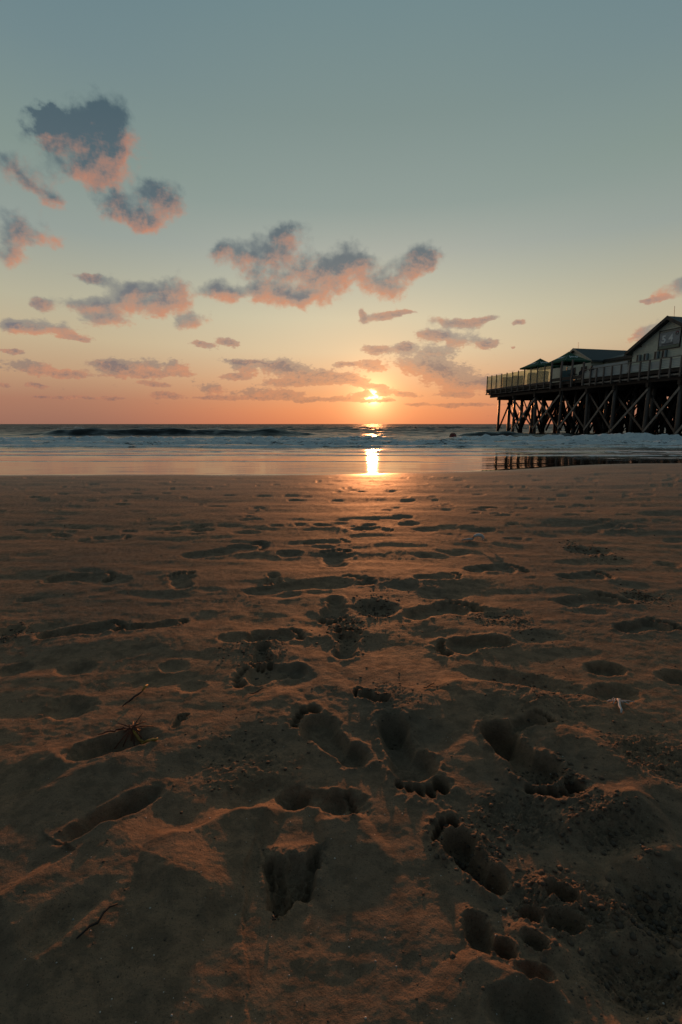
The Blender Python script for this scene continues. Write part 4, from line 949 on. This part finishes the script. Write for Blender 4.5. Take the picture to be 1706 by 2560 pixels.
for (ca,ce,m00,m01,m10,m11,big) in CLOUDS:
    # rotate-and-scale into the ellipse's own frame: two dot products
    q = wt.vmath('SUBTRACT', Pw, (ca,ce,0))
    a_ = wt.vmath('DOT_PRODUCT', q, (m00,m01,0)); b_ = wt.vmath('DOT_PRODUCT', q, (m10,m11,0))
    r2 = wt.math('MULTIPLY_ADD', a_, a_, wt.math('MULTIPLY', b_, b_))
    g_ = wt.math('POWER', .46, r2)
    if not big: g_ = wt.math('MULTIPLY', g_, 1.75)
    D = g_ if D is None else wt.math('ADD', D, g_)
    sx, sy = SUN_AZ-ca, SUN_EL-4-ce; l = math.hypot(sx,sy)
    # how far towards the sun this point lies inside the puff
    k1 = m00*sx/l+m01*sy/l; k2 = m10*sx/l+m11*sy/l; kk = math.hypot(k1,k2)
    dd = wt.math('MULTIPLY', wt.math('ADD', wt.math('MULTIPLY', a_, k1/kk), wt.math('MULTIPLY', b_, k2/kk)), g_) if big else wt.math('MULTIPLY', g_, .25)
    Wt = dd if Wt is None else wt.math('ADD', Wt, dd)
n2 = cn(11., 8, .60); n3 = cn(4., 3, .5)
def vor(v, sc):
    n = wt.node('ShaderNodeTexVoronoi', feature='SMOOTH_F1', voronoi_dimensions='2D'); n.inputs['Smoothness'].default_value = .35; wt.set(n.inputs['Vector'], v); n.inputs['Scale'].default_value = sc; n.inputs['Detail'].default_value = 2.; n.inputs['Roughness'].default_value = .55
    return n.outputs['Distance']
puff = wt.math('SUBTRACT', .36, vor(wt.vmath('ADD', wt.vmath('MULTIPLY', off, (.5,.5,0.)), P), .38))
dens = wt.math('ADD', D, wt.math('MULTIPLY', wt.math('SUBTRACT', n2, .5), wt.map(el, 5., 18., 1.45, 1.25)))
dens = wt.math('ADD', dens, wt.math('MULTIPLY_ADD', puff, .55, wt.math('MULTIPLY', wt.math('SUBTRACT', n3, .5), .5)))
alpha = wt.map(dens, wt.map(el, 8., 22., .10, .20), wt.map(el, 4., 24., .56, 1.30))
sunv = wt.vmath('NORMALIZE', wt.vmath('SUBTRACT', (SUN_AZ, SUN_EL-4, 0), P))
relief = wt.math('SUBTRACT', n2, cn(11., 8, .60, shift=wt.vmath('MULTIPLY', sunv, (.02,.02,0))))
n4 = cn(6., 6, .55)
lit = wt.math('ADD', wt.math('DIVIDE', Wt, wt.math('MAXIMUM', D, .08)), wt.math('ADD', wt.math('MULTIPLY', relief, 1.3), wt.math('MULTIPLY', wt.math('SUBTRACT', n4, .5), 1.6)))
thick = wt.map(dens, .7, 1.7)
litm = wt.map(wt.math('SUBTRACT', lit, wt.math('MULTIPLY', thick, .12)), -.45, .80, kind='LINEAR')
thick2 = wt.math('ADD', thick, wt.math('MULTIPLY', relief, -1.5))
shade = wt.ramp(wt.math('DIVIDE', el, 32.), [(0.,lin('8c6054')),(.12,lin('84706c')),(.3,lin('74727a')),(.55,lin('5f6c74')),(1.,lin('3c5662'))])
edge = wt.ramp(wt.math('DIVIDE', el, 32.), [(0.,lin('c98060')),(.2,lin('d09070')),(.5,lin('cf8a6a')),(1.,lin('b47c6a'))])
cc = wt.mix(wt.map(thick2,-.3,.9,.9,0.), shade, wt.mix(.45, shade, skyc))
mauve = wt.mix(.62, shade, wt.mix(.30, edge, skyc))
cc = wt.mix(wt.map(litm, wt.map(el, 23.5, 28., .10, .40), wt.map(el, 23.5, 28., .64, .95), 0., .85), cc, mauve)
cc = wt.mix(wt.map(litm, wt.map(el, 23.5, 28., .40, .62), 1.18, 0., .92), cc, edge)
cc = addc(cc, glow2, (.45,.14,.03))
alpha = wt.math('MULTIPLY', alpha, wt.map(wt.math('ABSOLUTE', daz), 60., 80., 1., 0.))
alpha = wt.math('MULTIPLY', alpha, .94)
skyc = wt.mix(alpha, skyc, cc)
rim = wt.math('MULTIPLY', core, wt.map(alpha, .0, .8, 1., .10))
skyc = addc(skyc, rim, (7.,3.6,1.4))
ns = wt.node('ShaderNodeTexSky'); ns.sky_type = 'NISHITA'; ns.sun_disc = False; ns.sun_elevation = R(SUN_EL); ns.sun_rotation = R(SUN_AZ); ns.dust_density = 2.
sc = wt.vmath('SCALE', skyc); sc.node.inputs['Scale'].default_value = 10.
mixn = wt.node('ShaderNodeMix'); mixn.data_type = 'RGBA'; mixn.inputs[0].default_value = .04; wt.link(sc, mixn.inputs[6]); wt.link(ns.outputs[0], mixn.inputs[7])
wt.link(mixn.outputs[2], bg.inputs[0]); bg.inputs[1].default_value = .1
world.cycles.sampling_method = 'MANUAL'; world.cycles.sample_map_resolution = 512

sun = bpy.data.lights.new('sun','SUN'); sun.energy = 2.1; sun.angle = R(1.1); sun.color = (1.,.35,.12)
so_ = bpy.data.objects.new('sun', sun); COL.objects.link(so_); so_.rotation_euler = sd.to_track_quat('Z','Y').to_euler()

# ------------------------------------------------------------------ camera
cam = bpy.data.cameras.new('camera'); co = bpy.data.objects.new('camera', cam); COL.objects.link(co)
cam.sensor_fit = 'VERTICAL'; cam.sensor_height = 36; cam.lens = 36*1200/2560; cam.clip_start = .02; cam.clip_end = 20000
co.location = (0,0,.72); co.rotation_euler = (R(90)-pitch, 0, 0)
scene.camera = co
scene.view_settings.view_transform = 'Standard'; scene.view_settings.look = 'None'; scene.view_settings.exposure = 0; scene.view_settings.gamma = 1
scene.cycles.max_bounces = 6; scene.cycles.transparent_max_bounces = 12; scene.cycles.use_denoising = True
scene.cycles.sample_clamp_indirect = 4.
